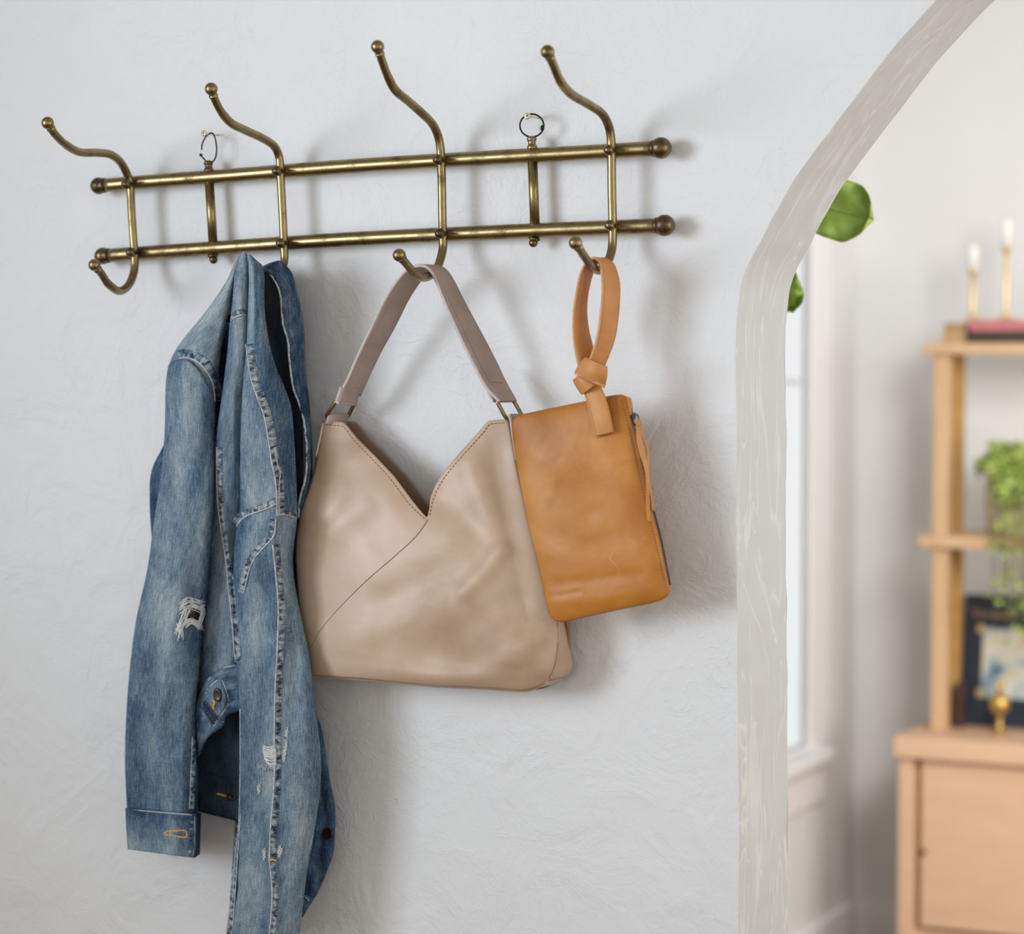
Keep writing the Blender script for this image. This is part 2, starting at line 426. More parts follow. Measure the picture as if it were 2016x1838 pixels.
M_GTHREAD = simple('golden_thread', (0.72, 0.40, 0.07), 0.7, var=0.15, vs=200, bmp=0.5, bs=1500, bd=0.0004)
M_BUTTON = simple('dark_copper_button', (0.055, 0.035, 0.022), 0.35, 0.8, var=0.3, vs=120)
M_TOTE = leather('nude_leather', (0.43, 0.275, 0.17), (0.54, 0.375, 0.25), (0.61, 0.45, 0.33), 0.46, coat=0.08, cs=8)
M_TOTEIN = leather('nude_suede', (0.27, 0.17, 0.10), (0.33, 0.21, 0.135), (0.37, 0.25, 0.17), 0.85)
M_STRAP = leather('strap_leather', (0.33, 0.245, 0.20), (0.385, 0.29, 0.24), (0.43, 0.335, 0.285), 0.6, cs=20)
M_EDGE = simple('raw_leather_edge', (0.60, 0.51, 0.48), 0.7, var=0.08, vs=200)
M_TSTITCH = simple('brown_stitch', (0.22, 0.14, 0.09), 0.8, var=0.2)
M_PSTITCH = simple('dark_tan_stitch', (0.23, 0.09, 0.02), 0.8, var=0.2)
M_TAN = leather('tan_leather', (0.37, 0.120, 0.008), (0.50, 0.185, 0.020), (0.60, 0.26, 0.06), 0.46, scr=0.25, cs=11)
M_TANL = leather('tan_strap_leather', (0.49, 0.19, 0.045), (0.56, 0.235, 0.062), (0.63, 0.29, 0.09), 0.55, cs=16)
M_TANE = simple('tan_raw_edge', (0.66, 0.36, 0.16), 0.75, var=0.1, vs=200)
M_ZIP = simple('brown_zip_tape', (0.24, 0.115, 0.04), 0.8, var=0.1)
M_GUN = simple('dark_zip_metal', (0.13, 0.12, 0.11), 0.3, 1.0, var=0.2)

# ------------------------------------------------------------------ setting: plastered wall with an arch
JT = 0.184
front = [(1453, 2700), (1455, 1838), (1453, 1500), (1452, 1200), (1450, 900), (1450, 700), (1453, 620), (1460, 563), (1474, 522), (1500, 470), (1530, 411),
         (1563, 356), (1603, 298), (1652, 232), (1700, 168), (1750, 103), (1800, 46), (1840, 2), (1890, -48)]
prof = []
for x, y in spline(front, 260):
    p = P(x, y, 0); k = 0.0022*nz(p.z*9, 1.3) + 0.0012*nz(p.z*31, 4.1); prof.append(Vector((p.x+k, 0, p.z)))
a0, a1 = prof[-4], prof[-1]; dirv = (a1-a0).normalized()
# the arch runs on beyond the frame to its crown and down the far side
cx = a1.x + 0.50; top = a1.z + 0.235
q0, q1, q2, q3 = a1, a1+dirv*0.17, Vector((cx-0.26, 0, top)), Vector((cx, 0, top))
extra = [(1-t)**3*q0+3*t*(1-t)**2*q1+3*t*t*(1-t)*q2+t**3*q3 for t in [k/24 for k in range(1, 25)]]
left_half = prof + extra
right_half = [Vector((2*cx-p.x, 0, p.z)) for p in reversed(left_half[:-1])]
arch = left_half + right_half
for p in (arch[0], arch[-1]): p.z = 0
XL, XR, ZT = -2.6, 3.3, 2.75
mb = MB()
for Y, flip in ((0.0, False), (JT, True)):
    V = []; Fc = []
    crown = max(range(len(arch)), key=lambda i: arch[i].z)
    # left field, columns against XL; right field against XR; above against ceiling
    for side, lo, hi, X in ((0, 0, len(prof)-1, XL), (1, len(arch)-len(prof), len(arch)-1, XR)):
        rng = range(lo, hi)
        for i in rng:
            a, b = arch[i], arch[i+1]; q = [(X, Y, a.z), (a.x, Y, a.z), (b.x, Y, b.z), (X, Y, b.z)]
            n0 = len(V); V += q; Fc.append((n0, n0+1, n0+2, n0+3) if (side == 0) != flip else (n0+3, n0+2, n0+1, n0))
    for i in range(len(prof)-1, len(arch)-len(prof)):
        a, b = arch[i], arch[i+1]; n0 = len(V); V += [(a.x, Y, a.z), (b.x, Y, b.z), (b.x, Y, ZT), (a.x, Y, ZT)]
        Fc.append((n0, n0+1, n0+2, n0+3) if not flip else (n0+3, n0+2, n0+1, n0))
    zt = prof[-1].z
    for x0, x1 in ((XL, prof[-1].x), (arch[len(arch)-len(prof)].x, XR)):
        n0 = len(V); V += [(x0, Y, zt), (x1, Y, zt), (x1, Y, ZT), (x0, Y, ZT)]; Fc.append((n0, n0+1, n0+2, n0+3) if not flip else (n0+3, n0+2, n0+1, n0))
    mb.add(V, Fc)
wall = mb.build('wall_front', M_WALL, smooth=False, kind='structure')
G = []; uv = []; acc = 0
for i, p in enumerate(arch):
    if i: acc += (arch[i]-arch[i-1]).length
    nrm = Vector((1, 0, 0)) if i == 0 else (arch[i]-arch[i-1]).cross(Vector((0, 1, 0))).normalized()
    row = []
    for k in range(25):
        v = k/24; e = min(1, 4*min(v, 1-v))
        ds = (0.0035*nz(acc*7, v*2.5, 2)+0.002*nz(acc*16, v*9, 5))*e + 0.003*(0.25-(v-0.5)**2)
        if v == 1: ds = 0.0022*nz(acc*10, 8)
        row.append(Vector((p.x, JT*v, p.z)) + nrm*ds); uv.append((v*JT, acc))
    G.append(row)
MB().grid(G, uvs=uv).build('trim_1', M_JAMB, kind='structure')

SX, YB = -0.506, 3.02            # side wall of the far room, back wall of the far room
def bx(name, a, b, mat, parent=None, kind='structure', bevel=None, smooth=False):
    return MB().box(a, b).build(name, mat, parent, smooth=smooth, kind=kind, bevel=bevel)
bx('floor', (XL, -3.6, -0.05), (XR, YB+0.1, 0), M_FLOOR)
bx('wall_left', (XL-0.1, -2.4, 0), (XL, 0, ZT), M_PAINT)  # out of view, added to hold ambient light off the left side
bx('ceiling', (XL, -3.0, ZT), (XR, YB+0.1, ZT+0.05), M_PAINT)
bx('wall_back', (SX-0.05, YB, 0), (XR, YB+0.1, ZT), M_PAINT)
WY0, WY1, WZ0, WZ1 = 1.35, 2.655, 0.525, 2.15
mb = MB()
mb.box((SX-0.05, JT, 0), (SX, WY0, ZT)); mb.box((SX-0.05, WY1+0.12, 0), (SX, YB, ZT))
mb.box((SX-0.05, WY0, 0), (SX, WY1+0.12, WZ0)); mb.box((SX-0.05, WY0, WZ1), (SX, WY1+0.12, ZT))
mb.build('wall_side', M_PAINT, smooth=False, kind='structure')
win = bx('window_1', (SX-0.014, WY0, WZ0), (SX-0.001, WY0+0.03, WZ1), M_TRIM)
for n_, a, b in (('window_stile', (SX-0.014, WY1-0.008, WZ0), (SX-0.001, WY1+0.12, WZ1)), ('window_rail', (SX-0.014, WY0+0.03, WZ0), (SX-0.001, WY1-0.008, WZ0+0.012)),
                 ('window_rail', (SX-0.014, WY0+0.03, WZ1-0.03), (SX-0.001, WY1-0.008, WZ1)), ('window_rail', (SX-0.014, WY0+0.03, 1.385), (SX-0.008, WY1-0.008, 1.395))):
    MB().box(a, b).build(n_, M_TRIM, win, smooth=False)
m, nt, b = newmat('window_glass'); b.inputs['Transmission Weight'].default_value = 1; b.inputs['Roughness'].default_value = 0.0; b.inputs['IOR'].default_value = 1.02; b.inputs['Base Color'].default_value = (0.93, 0.975, 1.0, 1)
MB().box((SX-0.007, WY0+0.03, WZ0+0.012), (SX-0.004, WY1-0.008, WZ1-0.03)).build('pane', m, win, smooth=False)
MB().box((SX, WY1-0.005, WZ0-0.02), (SX+0.010, WY1+0.135, WZ1+0.1)).build('casing', M_TRIM, win, smooth=False, bevel=0.004)
MB().box((SX, WY0-0.135, WZ0-0.02), (SX+0.016, WY0+0.005, WZ1+0.1)).build('casing', M_TRIM, win, smooth=False, bevel=0.004)
MB().box((SX-0.012, WY0-0.12, WZ0-0.028), (SX+0.045, WY1+0.08, WZ0)).build('window_sill', M_TRIM, win, smooth=False, bevel=0.006)
MB().box((SX, WY0-0.12, WZ0-0.13), (SX+0.014, WY1+0.10, WZ0-0.028)).build('apron', M_TRIM, win, smooth=False, bevel=0.004)
bx('baseboard_side', (SX, JT, 0), (SX+0.015, YB, 0.10), M_TRIM, bevel=0.003)
bx('baseboard_back', (SX, YB-0.015, 0), (XR, YB, 0.10), M_TRIM, bevel=0.003)

# ------------------------------------------------------------------ brass coat rack
RD = 0.024; RR = 0.0094
rack = thing('coat_rack', D(745, 470, 0.0), 'aged brass wall coat rack with two tube rails and four double hooks', 'coat rack')
rails = [[(203, 365), (330, 354.5), (440, 346.5), (700, 326.5), (1000, 308.5), (1150, 300.5), (1289, 292)],
         [(211, 503), (330, 494.5), (440, 487), (700, 470), (1000, 456), (1150, 450), (1296, 444)]]
for k, rl in enumerate(rails):
    pts = [D(x, y, RD) for x, y in spline(rl, 60)]
    o = MB().tube(pts, RR, 28).build('rail', M_BRASS, rack)
    for end, rr in ((0, 0.0118), (-1, 0.0135)):
        q = pts[end]; ax = (pts[end]-pts[1 if end == 0 else -2]).normalized()
        MB().lathe(q, ax, [(-0.004, RR+0.0006), (-0.001, RR+0.0012), (0.0, RR+0.0008)] + [(rr*0.62 - rr*math.cos(t), rr*math.sin(t)) for t in np.linspace(0.9, math.pi, 14)], 28).build('end_knob', M_BRASSD, o)
hooks = [
 ([(94,242),(109,265),(132,286.5),(158,299.5),(190.6,300.5),(217,304),(236,317.5),(249,340),(256,363),(259,415.5),(263,474),(265.5,510),(263,538),(252.6,562),(234.7,573),(213.4,559),(200,539.5),(186,521.5)], 3, (255,363), (264,497)),
 ([(416,175),(422,193),(435.5,219.6),(455,242),(484.5,257),(517,272),(540,288),(550,311),(552,340),(556,415),(559,481),(560,508),(557,524),(547,535),(530,538),(514,532),(503,527),(495,523)], 3, (551.5,337), (559,479)),
 ([(743.5,92),(752,119),(764,151),(778.6,177.5),(805,200),(831,223),(850.6,243),(862,266),(867,292),(868.6,321.5),(870,367),(871,433),(872,462),(872,487),(867,511),(857,533),(838,546),(820,541),(801.5,521),(786,502)], 3, (868,315), (872,460)),
 ([(1078,102),(1089.5,128),(1104,161),(1125.5,185.7),(1158,205),(1184.5,223),(1197.5,246),(1202.5,269),(1204,302),(1204.5,367),(1206,433),(1206,475),(1203,498),(1195,518),(1181,532),(1165,524),(1148.5,501.5),(1133,478)], 3, (1204,296), (1206,444))]
HD = RD + RR + 0.0052
hook_curves = []
for hp, _, ru, rl_ in hooks:
    xs = lambda y: ru[0] + (rl_[0]-ru[0])*(y-ru[1])/(rl_[1]-ru[1])
    pts = spline(hp, 120); path = []; dep = []
    for x, y in pts:
        xb = xs(y); k = (3403-xb)*0.902/(3.3+ (1008-xb)*0.0003)
        d_ = HD + max(0, (xb-x))/k
        path.append(D(x, y, d_)); dep.append(d_)
    hook_curves.append((pts, dep, path))
    n = len(path)
    rad = [0.0056*(1.0 if 12 < i < n-10 else 0.93) for i in range(n)]
    o = MB().tube(path, rad, 18).build('hook', M_BRASS, rack)
    for q, nx in ((path[0], path[3]), (path[-1], path[-4])):
        ax = (q-nx).normalized()
        MB().lathe(q, ax, [(-0.012, 0.0054), (-0.0105, 0.0060), (-0.0088, 0.0060), (-0.0082, 0.0052)] + [(-0.0083*math.cos(t), 0.0083*math.sin(t)) for t in np.linspace(0.75, math.pi, 14)], 22).build('hook_ball', M_BRASS, o)
    for x, y in (ru, rl_):
        c = D(x, y, HD+0.0045)
        MB().lathe(c, (0, -1, 0), [(-0.003, 0.004), (0.002, 0.0045), (0.0035, 0.0062)] + [(0.0085+0.0068*math.sin(t), 0.0068*math.cos(t)) for t in np.linspace(-0.5, math.pi/2, 10)], 20).build('acorn_nut', M_BRASSD, o)
for a, b_, top_, bot, fin in (((411.5, 350), (420, 487), (410, 316), (420.5, 511), 0), ((1048, 306), (1053.5, 453), (1046.5, 268), (1050, 478), 1)):
    o = MB().tube([D(a[0], a[1], RD), D(b_[0], b_[1], RD)], 0.0063, 16).build('mounting_post', M_BRASS, rack)
    base = D(a[0], a[1]-10, RD); tp = D(top_[0], top_[1], RD); L = (tp-base).length
    MB().lathe(base, tp-base, [(0, 0.0066), (L*0.30, 0.0066), (L*0.36, 0.0056), (L*0.5, 0.0050), (L*0.6, 0.0050), (L*0.72, 0.0062), (L*0.84, 0.0065), (L*0.93, 0.0056), (L*1.0, 0.0034), (L*1.03, 0.0001)], 20).build('finial', M_BRASSD if fin == 0 else M_BRASS, o)
    c = D(bot[0], bot[1], RD); u = D(b_[0]-1, b_[1]+14, RD)
    MB().lathe(u, c-u, [(0, 0.007), (0.003, 0.0075), (0.0045, 0.0045), (0.006, 0.004)]+[((c-u).length-0.0058*math.cos(t), 0.0058*math.sin(t)) for t in np.linspace(0.5, math.pi, 10)], 18).build('drop_ball', M_BRASSD, o)
def px_path(pts, d0, n=60): return [D(x, y, d0) for x, y in spline(pts, n)]
r1 = MB().tube(px_path([(397, 295), (398, 284), (404, 271), (412, 263), (418, 262), (423, 270), (426.5, 290), (425, 307), (420, 317), (410, 320), (402, 313), (396, 306)], RD), 0.0011, 8)
r1.ball(D(395.5, 305, RD), 0.0024, 8); r1.build('hanging_ring', M_WIRE, rack)
rg = [(1047+23.5*math.cos(t), 247+22.5*math.sin(t)) for t in np.linspace(math.pi*0.62, math.pi*2.62, 40)]
r2 = MB().tube([D(x, y, RD) for x, y in rg], 0.0012, 8)
r2.ball(D(1067.5, 252, RD), 0.0026, 8, sq=1.6); r2.build('hanging_ring', M_WIRE, rack)
for i, (hx, hy, sx_) in enumerate(((402, 262.5, 415), (1038.5, 228.5, 1056))):
    lb = ['pale screw holding the broken left ring of the brass rack', 'pale screw holding the round right ring of the brass rack'][i]
    s0 = D(hx, hy, 0.034)
    t = thing('wall_screw', Vector((s0.x, 0, s0.z)), lb, 'screw', 'screws the rack hangs on')
    MB().lathe(Vector((s0.x, 0.012, s0.z)), (0, -1, 0), [(0, 0.0012), (0.046, 0.0014)], 10).build('shank', M_SCREW, t)
    h = MB().lathe(s0, (0, -1, 0), [(-0.003, 0.0014), (0, 0.0043), (0.0012, 0.0043), (0.0018, 0.0034)], 20).build('screw_head', M_SCREW, t)
    MB().box(s0+Vector((-0.0024, -0.0022, -0.0005)), s0+Vector((0.0024, -0.001, 0.0005))).box(s0+Vector((-0.0005, -0.0022, -0.0024)), s0+Vector((0.0005, -0.001, 0.0024))).build('cross_slot', M_WIRE, h)
# ------------------------------------------------------------------ denim jacket
jk = thing('denim_jacket', D(520, 520, 0.05), 'faded blue denim jacket with torn sleeves hanging from the second hook', 'jacket')
JB = []
SM = (M_SEAM, M_CORD, M_THREAD); SMB = (M_SEAM, M_CORD, M_BTHREAD); SMR = (M_SEAM, M_CORD, M_RUST)
def lp(a, b, t): return a+(b-a)*max(0, min(1, t))
# back of the jacket, lying against the wall
A = [(480,520,.05),(440,600,.045),(400,700,.04),(360,800,.04),(322,878,.04),(299,925,.042),(295,975,.04),(300,1060,.035),(325,1200,.03),(355,1400,.03),(382,1500,.03),(391,1597,.032)]
B = [(560,530,.045),(586,620,.03),(592,760,.025),(596,900,.025),(590,1000,.025),(590,1100,.03),(596,1250,.03),(600,1400,.03),(560,1500,.03),(520,1570,.03),(500,1595,.03),(484,1620,.034)]
patch(MB(), A, B, 90, 30, 0.0, lambda u, t, x, y: 0.006*nz(x*.03, y*.008, 3), lambda u, t, x, y: (0.42 if x < 322 else .12)+0.1*nz(x*.05, y*.02, 4)).build('back_panel', M_DENIM, jk, solid=0.002, bvh=JB)  # darker past the left edge: deep fold shade painted in
INB = []
A = [(500,530,.112),(500,565,.092),(500,640,.066),(505,740,.046),(512,850,.044),(515,960,.042),(515,1060,.04)]
B = [(548,528,.088),(562,565,.078),(575,640,.06),(585,740,.04),(592,850,.035),(596,950,.032),(590,1060,.03)]
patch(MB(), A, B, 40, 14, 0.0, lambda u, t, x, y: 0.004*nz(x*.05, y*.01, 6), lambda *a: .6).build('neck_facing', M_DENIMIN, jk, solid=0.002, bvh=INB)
patch(MB(), [(360,1340,.041),(378,1450,.040),(388,1500,.040),(390,1596,.042)], [(485,1330,.045),(485,1450,.045),(485,1530,.042),(485,1618,.044)], 40, 18, 0.0,
      lambda u, t, x, y: 0.004*nz(x*.05, y*.02, 16)+ridges(x, y, [([(395,1545),(480,1552)], -.006, 8), ([(400,1575),(475,1590)], .004, 10), ([(440,1400),(445,1520)], .005, 10)]),
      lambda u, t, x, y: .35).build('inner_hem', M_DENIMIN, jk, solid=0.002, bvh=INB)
# panel at the far right bottom
A = [(560,1290,.03),(560,1400,.035),(560,1500,.04),(560,1600,.045),(560,1700,.045),(575,1806,.045)]
B = [(604,1290,.02),(621,1392,.022),(634,1442,.025),(648,1529,.03),(658,1579,.034),(660,1629,.036),(656,1679,.038),(643,1716,.04),(629,1749,.042),(596,1803,.045)]
patch(MB(), A, B, 60, 22, 0.006, lambda u, t, x, y: 0.008*nz(x*.05, y*.015, 8)+ridges(x, y, [([(625,1520),(640,1600)], -.006, 9), ([(620,1650),(640,1600)], .004, 9)]),
      lambda u, t, x, y: 0.40+0.14*nz(x*.06, y*.03, 8)).build('front_hem_panel', M_DENIM, jk, solid=0.0025, bvh=JB)
# shoulder above the armhole
tube_strip(MB(), [(475,498),(462,518),(447,550),(425,585),(398,622),(366,660),(345,690),(333,718),(330,750)],
           [(478,499),(468,520),(461,560),(455,600),(443,650),(434,700),(430,740),(428,780),(426,800)],
           lambda t: lp(.122, .072, t*1.2), lambda t: lp(.008, .040, t*1.4), lambda t: lp(.008, .03, t), 60, 40,
           rid=[([(460,540),(400,650),(370,700)], .004, 14), ([(440,640),(420,720)], .004, 9)],
           wear=lambda u, t, x, y: 0.74-0.18*max(0, (t-.72)/.28)+0.1*nz(x*.03, y*.02, 2)-0.1*max(0, u-.8)*4).build('shoulder_panel', M_DENIM, jk, bvh=JB)
# left sleeve
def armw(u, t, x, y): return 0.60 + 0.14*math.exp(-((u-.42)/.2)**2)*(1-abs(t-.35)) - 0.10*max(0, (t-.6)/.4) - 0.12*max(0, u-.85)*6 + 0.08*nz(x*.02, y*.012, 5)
SL = [(331,720),(326,760),(324,850),(315,950),(304,1020),(290,1120),(268,1220),(255,1320),(248,1420),(246,1500),(250,1594)]
SR = [(426,778),(426,850),(424,950),(419,1050),(409,1160),(399,1240),(392,1330),(386,1400),(388,1480),(391,1540),(388,1606)]
tube_strip(MB(), SL, SR, lambda t: lp(.078, .072, t), lambda t: .043+.008*math.sin(t*3), .034, 130, 56,
           arc=lambda u, t: -34*math.sin(math.pi*min(1, u*1.15))**.8*max(0, 1-t/.16)**1.4 if u < .87 else 0,
           rid=[([(345,760),(335,900)], .003, 12), ([(410,800),(400,960)], -.003, 9), ([(330,1000),(395,1060)], .003, 12), ([(300,1130),(390,1180)], -.003, 16),
                ([(372,760),(365,900)], .003, 10), ([(290,1260),(280,1500)], .003, 12), ([(340,1300),(335,1480)], -.003, 14), ([(370,1400),(372,1560)], -.004, 6), ([(270,1540),(360,1560)], .002, 8)],
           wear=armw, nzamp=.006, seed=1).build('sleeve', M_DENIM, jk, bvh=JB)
# middle panel between the sleeves
tube_strip(MB(), [(474,500),(468,507),(464,522),(461,545),(457,599),(452,638),(446,706),(435,791),(424,860),(414,950),(404,1050),(396,1160),(390,1260),(386,1340),(386,1392)],
           [(486,500),(490,507),(491,522),(490,551),(488,607),(487,678),(482,749),(478,819),(478,904),(478,1004),(474,1034),(470,1090),(470,1190),(474,1250),(478,1318)],
           lambda t: lp(.134, .058, t*1.5), lambda t: lp(.012, .024, t*1.4), .010, 110, 40,
           arc=lambda u, t: -5*math.sin(math.pi*u)*max(0, 1-t/.025),
           rid=[([(448,700),(440,820),(432,960)], .004, 9), ([(462,760),(458,960)], .003, 6), ([(440,1000),(455,1150),(462,1290)], .005, 9), ([(430,1130),(418,1300)], -.004, 8), ([(400,1200),(396,1330)], .003, 8)],
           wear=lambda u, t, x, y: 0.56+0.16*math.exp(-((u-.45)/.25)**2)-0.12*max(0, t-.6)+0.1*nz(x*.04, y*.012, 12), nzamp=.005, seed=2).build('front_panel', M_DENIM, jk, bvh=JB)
# right front running down into the right sleeve
RL = [(485,500),(486,515),(489,551),(487,607),(485,678),(478,749),(474,819),(472,904),(472,1004),(466,1034),(461,1086),(459,1140),(464,1190),(463,1215),(465,1304),(470,1380),(472,1505),(470,1604),(465,1654),(459,1704),(458,1754),(449,1804),(442,1860)]
RRr = [(494,502),(505,512),(520,533),(521,607),(531,678),(545,726),(560,762),(574,805),(580,876),(584,950),(585,1021),(579,1072),(577,1113),(584,1168),(595,1222),(609,1290),(617,1358),(626,1430),(632,1490),(631,1554),(624,1604),(616,1654),(609,1691),(601,1741),(594,1804),(587,1860)]
seamF = [(484,678),(494,743),(508,785),(520,819),(528,862),(534,904),(542,944),(545,989),(546,1015)]
seamS = [(537,1072),(544,1140),(548,1195),(546,1276),(542,1358),(540,1450),(541,1510),(537,1580),(532,1640),(530,1693)]
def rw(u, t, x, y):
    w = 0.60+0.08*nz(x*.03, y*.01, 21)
    if y < 1010: w += 0.14*math.exp(-((u-.25)/.2)**2) - (0.14 if x > np.interp(y, [678, 819, 944, 1015], [500, 524, 546, 552]) else 0)  # faded ridge; the drop right of the seam paints that side's shade
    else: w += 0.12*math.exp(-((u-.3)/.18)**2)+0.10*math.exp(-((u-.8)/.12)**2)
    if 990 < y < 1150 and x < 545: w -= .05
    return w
tube_strip(MB(), RL, RRr, lambda t: lp(.132, .080, t*3), lambda t: lp(.012, .044, t*2.6) if t < .5 else .044, lambda t: lp(.01, .016, t*2), 190, 60,
           rid=[(seamF, .006, 9), ([(545,700),(572,900),(575,1010)], -.012, 16), ([(498,530),(500,640)], .006, 6), ([(475,900),(470,1010)], -.003, 8), ([(470,1050),(465,1180)], -.005, 8),
                ([(490,1180),(500,1400),(500,1600)], .005, 16), ([(600,1300),(600,1500)], .004, 12), ([(520,1250),(520,1400)], -.003, 10), (seamS, .004, 7), ([(575,1180),(585,1420)], -.003, 9),
                ([(505,1700),(500,1838)], -.006, 9), ([(545,1700),(540,1838)], .004, 9), ([(480,1650),(475,1838)], .003, 7), ([(500,1040),(540,1030)], .003, 10), ([(485,1130),(540,1065)], .004, 9)],
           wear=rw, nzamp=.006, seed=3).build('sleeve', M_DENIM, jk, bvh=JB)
# collar
CI = [(518,529,.096),(531,541,.098),(544,561,.096),(551,584,.094),(553,610,.092),(556,640,.092),(565,669,.09),(568,705,.088),(576,763,.084),(593,811,.078),(601,862,.075),(603,904,.073),(599,944,.072),(588,985,.07),(586,1018,.066)]
CO = [(548,514,.082),(565,527,.07),(576,545,.064),(583,577,.06),(590,602,.058),(595,632,.056),(598,676,.054),(600,735,.050),(607,791,.046),(611,850,.042),(613,900,.04),(611,950,.038),(605,988,.036),(596,1010,.036),(590,1030,.036)]
patch(MB(), CI, CO, 90, 16, 0.014, lambda u, t, x, y: .003*nz(x*.1, y*.05, 31), lambda u, t, x, y: .38+.16*nz(x*.09, y*.05, 30)-(.0 if u < .9 else -.12)).build('collar', M_DENIM, jk, solid=0.003, bvh=JB)  # tone lowered to paint in the shade on the collar
patch(MB(), [(516,527,.10),(530,520,.09),(548,514,.085)], [(520,534,.10),(540,540,.10),(562,534,.075)], 16, 10, .006, None, lambda *a: .5).build('collar_fold', M_DENIM, jk, solid=0.003, bvh=JB)
# waistband and its tab
WT = [(386,1392,.085),(398,1356,.087),(410,1337,.088),(432,1318,.088),(455,1310,.085),(478,1306,.08)]
WB = [(391,1490,.078),(403,1462,.082),(416,1445,.086),(440,1427,.088),(447,1406,.088),(482,1395,.082)]
patch(MB(), WT, WB, 40, 20, .006, lambda u, t, x, y: .004*nz(x*.06, y*.06, 41), lambda u, t, x, y: .46+.22*nz(x*.07, y*.07, 41)).build('waistband', M_DENIM, jk, solid=0.004, bvh=JB)
# cuff
CL, CR = [(249,1590,.098),(251,1630,.098),(254,1671,.098)], [(386,1603,.098),(386,1645,.098),(382,1688,.098)]
patch(MB(), CL, CR, 30, 50, .022, lambda u, t, x, y: .002*nz(x*.05, y*.05, 51)+ridges(x, y, [([(262,1604),(375,1615)], -.0016, 4)]), lambda u, t, x, y: .48+.30*(t-.3)*(1 if x < 370 else .3)+.1*nz(x*.06, y*.08, 52), pw=.6).build('cuff', M_DENIM, jk, solid=0.0035, bvh=JB)
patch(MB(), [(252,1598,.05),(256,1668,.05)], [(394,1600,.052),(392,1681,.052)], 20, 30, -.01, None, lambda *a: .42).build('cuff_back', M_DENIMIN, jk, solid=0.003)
patch(MB(), [(384,1600,.098),(383,1687,.098)], [(394,1600,.052),(392,1681,.052)], 12, 10, .006, None, lambda *a: .15).build('cuff_back', M_DENIM, jk, solid=0.002)
# seams
add_seam(jk, JB, [(332,719),(345,709),(362,704),(380,707),(398,719),(412,738),(420,760),(423,790)], 17, -1, mats=SMB, wear=.5, cord=2.0)
add_seam(jk, JB, [(452,637),(462,625),(474,620),(486,620)], 12, -1, mats=SMB, wear=.6, cord=1.8)
add_seam(jk, JB, seamF, 15, -1, mats=SMR, wear=.58, cord=1.6)
add_seam(jk, JB, [(466,1036),(474,1024),(484,1016),(505,1008),(528,1000),(546,990)], 13, -1, mats=SMR, wear=.6, cord=1.8)
add_seam(jk, JB, [(543,1022),(540,1052),(530,1066),(515,1082),(500,1100),(491,1122),(485,1145),(480,1168)], 12, 1, mats=SMR, wear=.55, cord=1.8)
add_seam(jk, JB, [(545,1010),(560,1012),(572,1015),(584,1021)], 9, -1, mats=SMR, wear=.4, cord=1.5)
add_seam(jk, JB, seamS, 13, -1, mats=SM, wear=.52, cord=1.9)
add_seam(jk, JB, [(427,880),(427,950),(430,1004),(438,1059),(446,1113),(451,1168),(457,1222),(461,1276),(464,1303)], 11, -1, mats=SM, wear=.55, cord=1.7)
add_seam(jk, JB, [(389,1388),(398,1357),(410,1338),(432,1318),(463,1309)], 13, 1, mats=SMB, wear=.45, cord=1.6)
add_seam(jk, JB, [(393,1486),(403,1464),(416,1447),(440,1429),(447,1408),(464,1399)], 9, -1, mats=SMB, wear=.6, cord=2.0, stitch=False)
add_seam(jk, JB, [(250,1592),(300,1597),(345,1601),(385,1604)], 15, 1, mats=SMB, wear=.42, cord=1.7)
add_seam(jk, JB, [(383,1606),(383,1645),(380,1685)], 14, 1, mats=SMB, wear=.38, cord=1.3)
add_seam(jk, JB, [(379,1450),(376,1520),(373,1592)], 9, -1, mats=SMB, wear=.5, cord=1.0, stitch=False)
add_seam(jk, JB, [(530,1693),(533,1715),(536,1760),(534,1800),(530,1845)], 12, -1, mats=SM, wear=.52, cord=1.9)
add_seam(jk, JB, [(474,1600),(470,1660),(465,1730),(462,1780),(456,1845)], 10, 1, mats=SM, wear=.5, cord=1.2)
add_seam(jk, JB, [(599,1762),(610,1775),(618,1783)], 6, -1, mats=SMB, wear=.4, cord=1.3, stitch=False)
add_seam(jk, INB, [(392,1518),(430,1522),(468,1528)], 8, 1, mats=(M_DENIMIN, M_DENIMIN, M_BTHREAD), wear=.3, cord=1.2, stitch=False)
stitch_line(jk, INB+JB, [(531,552),(533,590),(533,630),(532,680)], M_RUST, 9, 4, .0005, name='neck_stitching')
# raw collar edge
o = on([(x, y) for x, y, _ in CI], JB, 3, .0)
pth = [D(x+1.5+1.2*nz(y*.12, 2), y, d+.003) for x, y, d in spline(CI, 150)]
MB().tube(pth, [0.0015+.0007*nz(i*.6, 3) for i in range(150)], 7).build('raw_edge', M_CORD, jk)
pth = [D(x+3*nz(y*.05, 2), y, .123) for x, y in spline([(541,890),(545,905),(549,925),(546,950),(548,985),(549,1015)], 50)]
o = on([(541,880),(546,915),(551,928),(549,960),(549,1015)], JB, 3, .001)
MB().tube(smooth_path(o), [0.0013+.0006*nz(i*.7, 5) for i in range(len(o))], 7).build('raw_edge', M_CORD, jk)
# side edge of the sleeve vent
for pl, r in (([(473,1395),(473,1505),(471,1604),(467,1654),(461,1704),(460,1754),(451,1804),(446,1840)], .0009), ([(392,1488),(392,1540),(389,1600)], .0012)):
    o = on(pl, JB, 4, .0006)
    if len(o) > 4: MB().tube(smooth_path(o), [r*(1+.4*nz(i*.5, 7)) for i in range(len(o))], 6).build('folded_edge', M_CORD, jk)
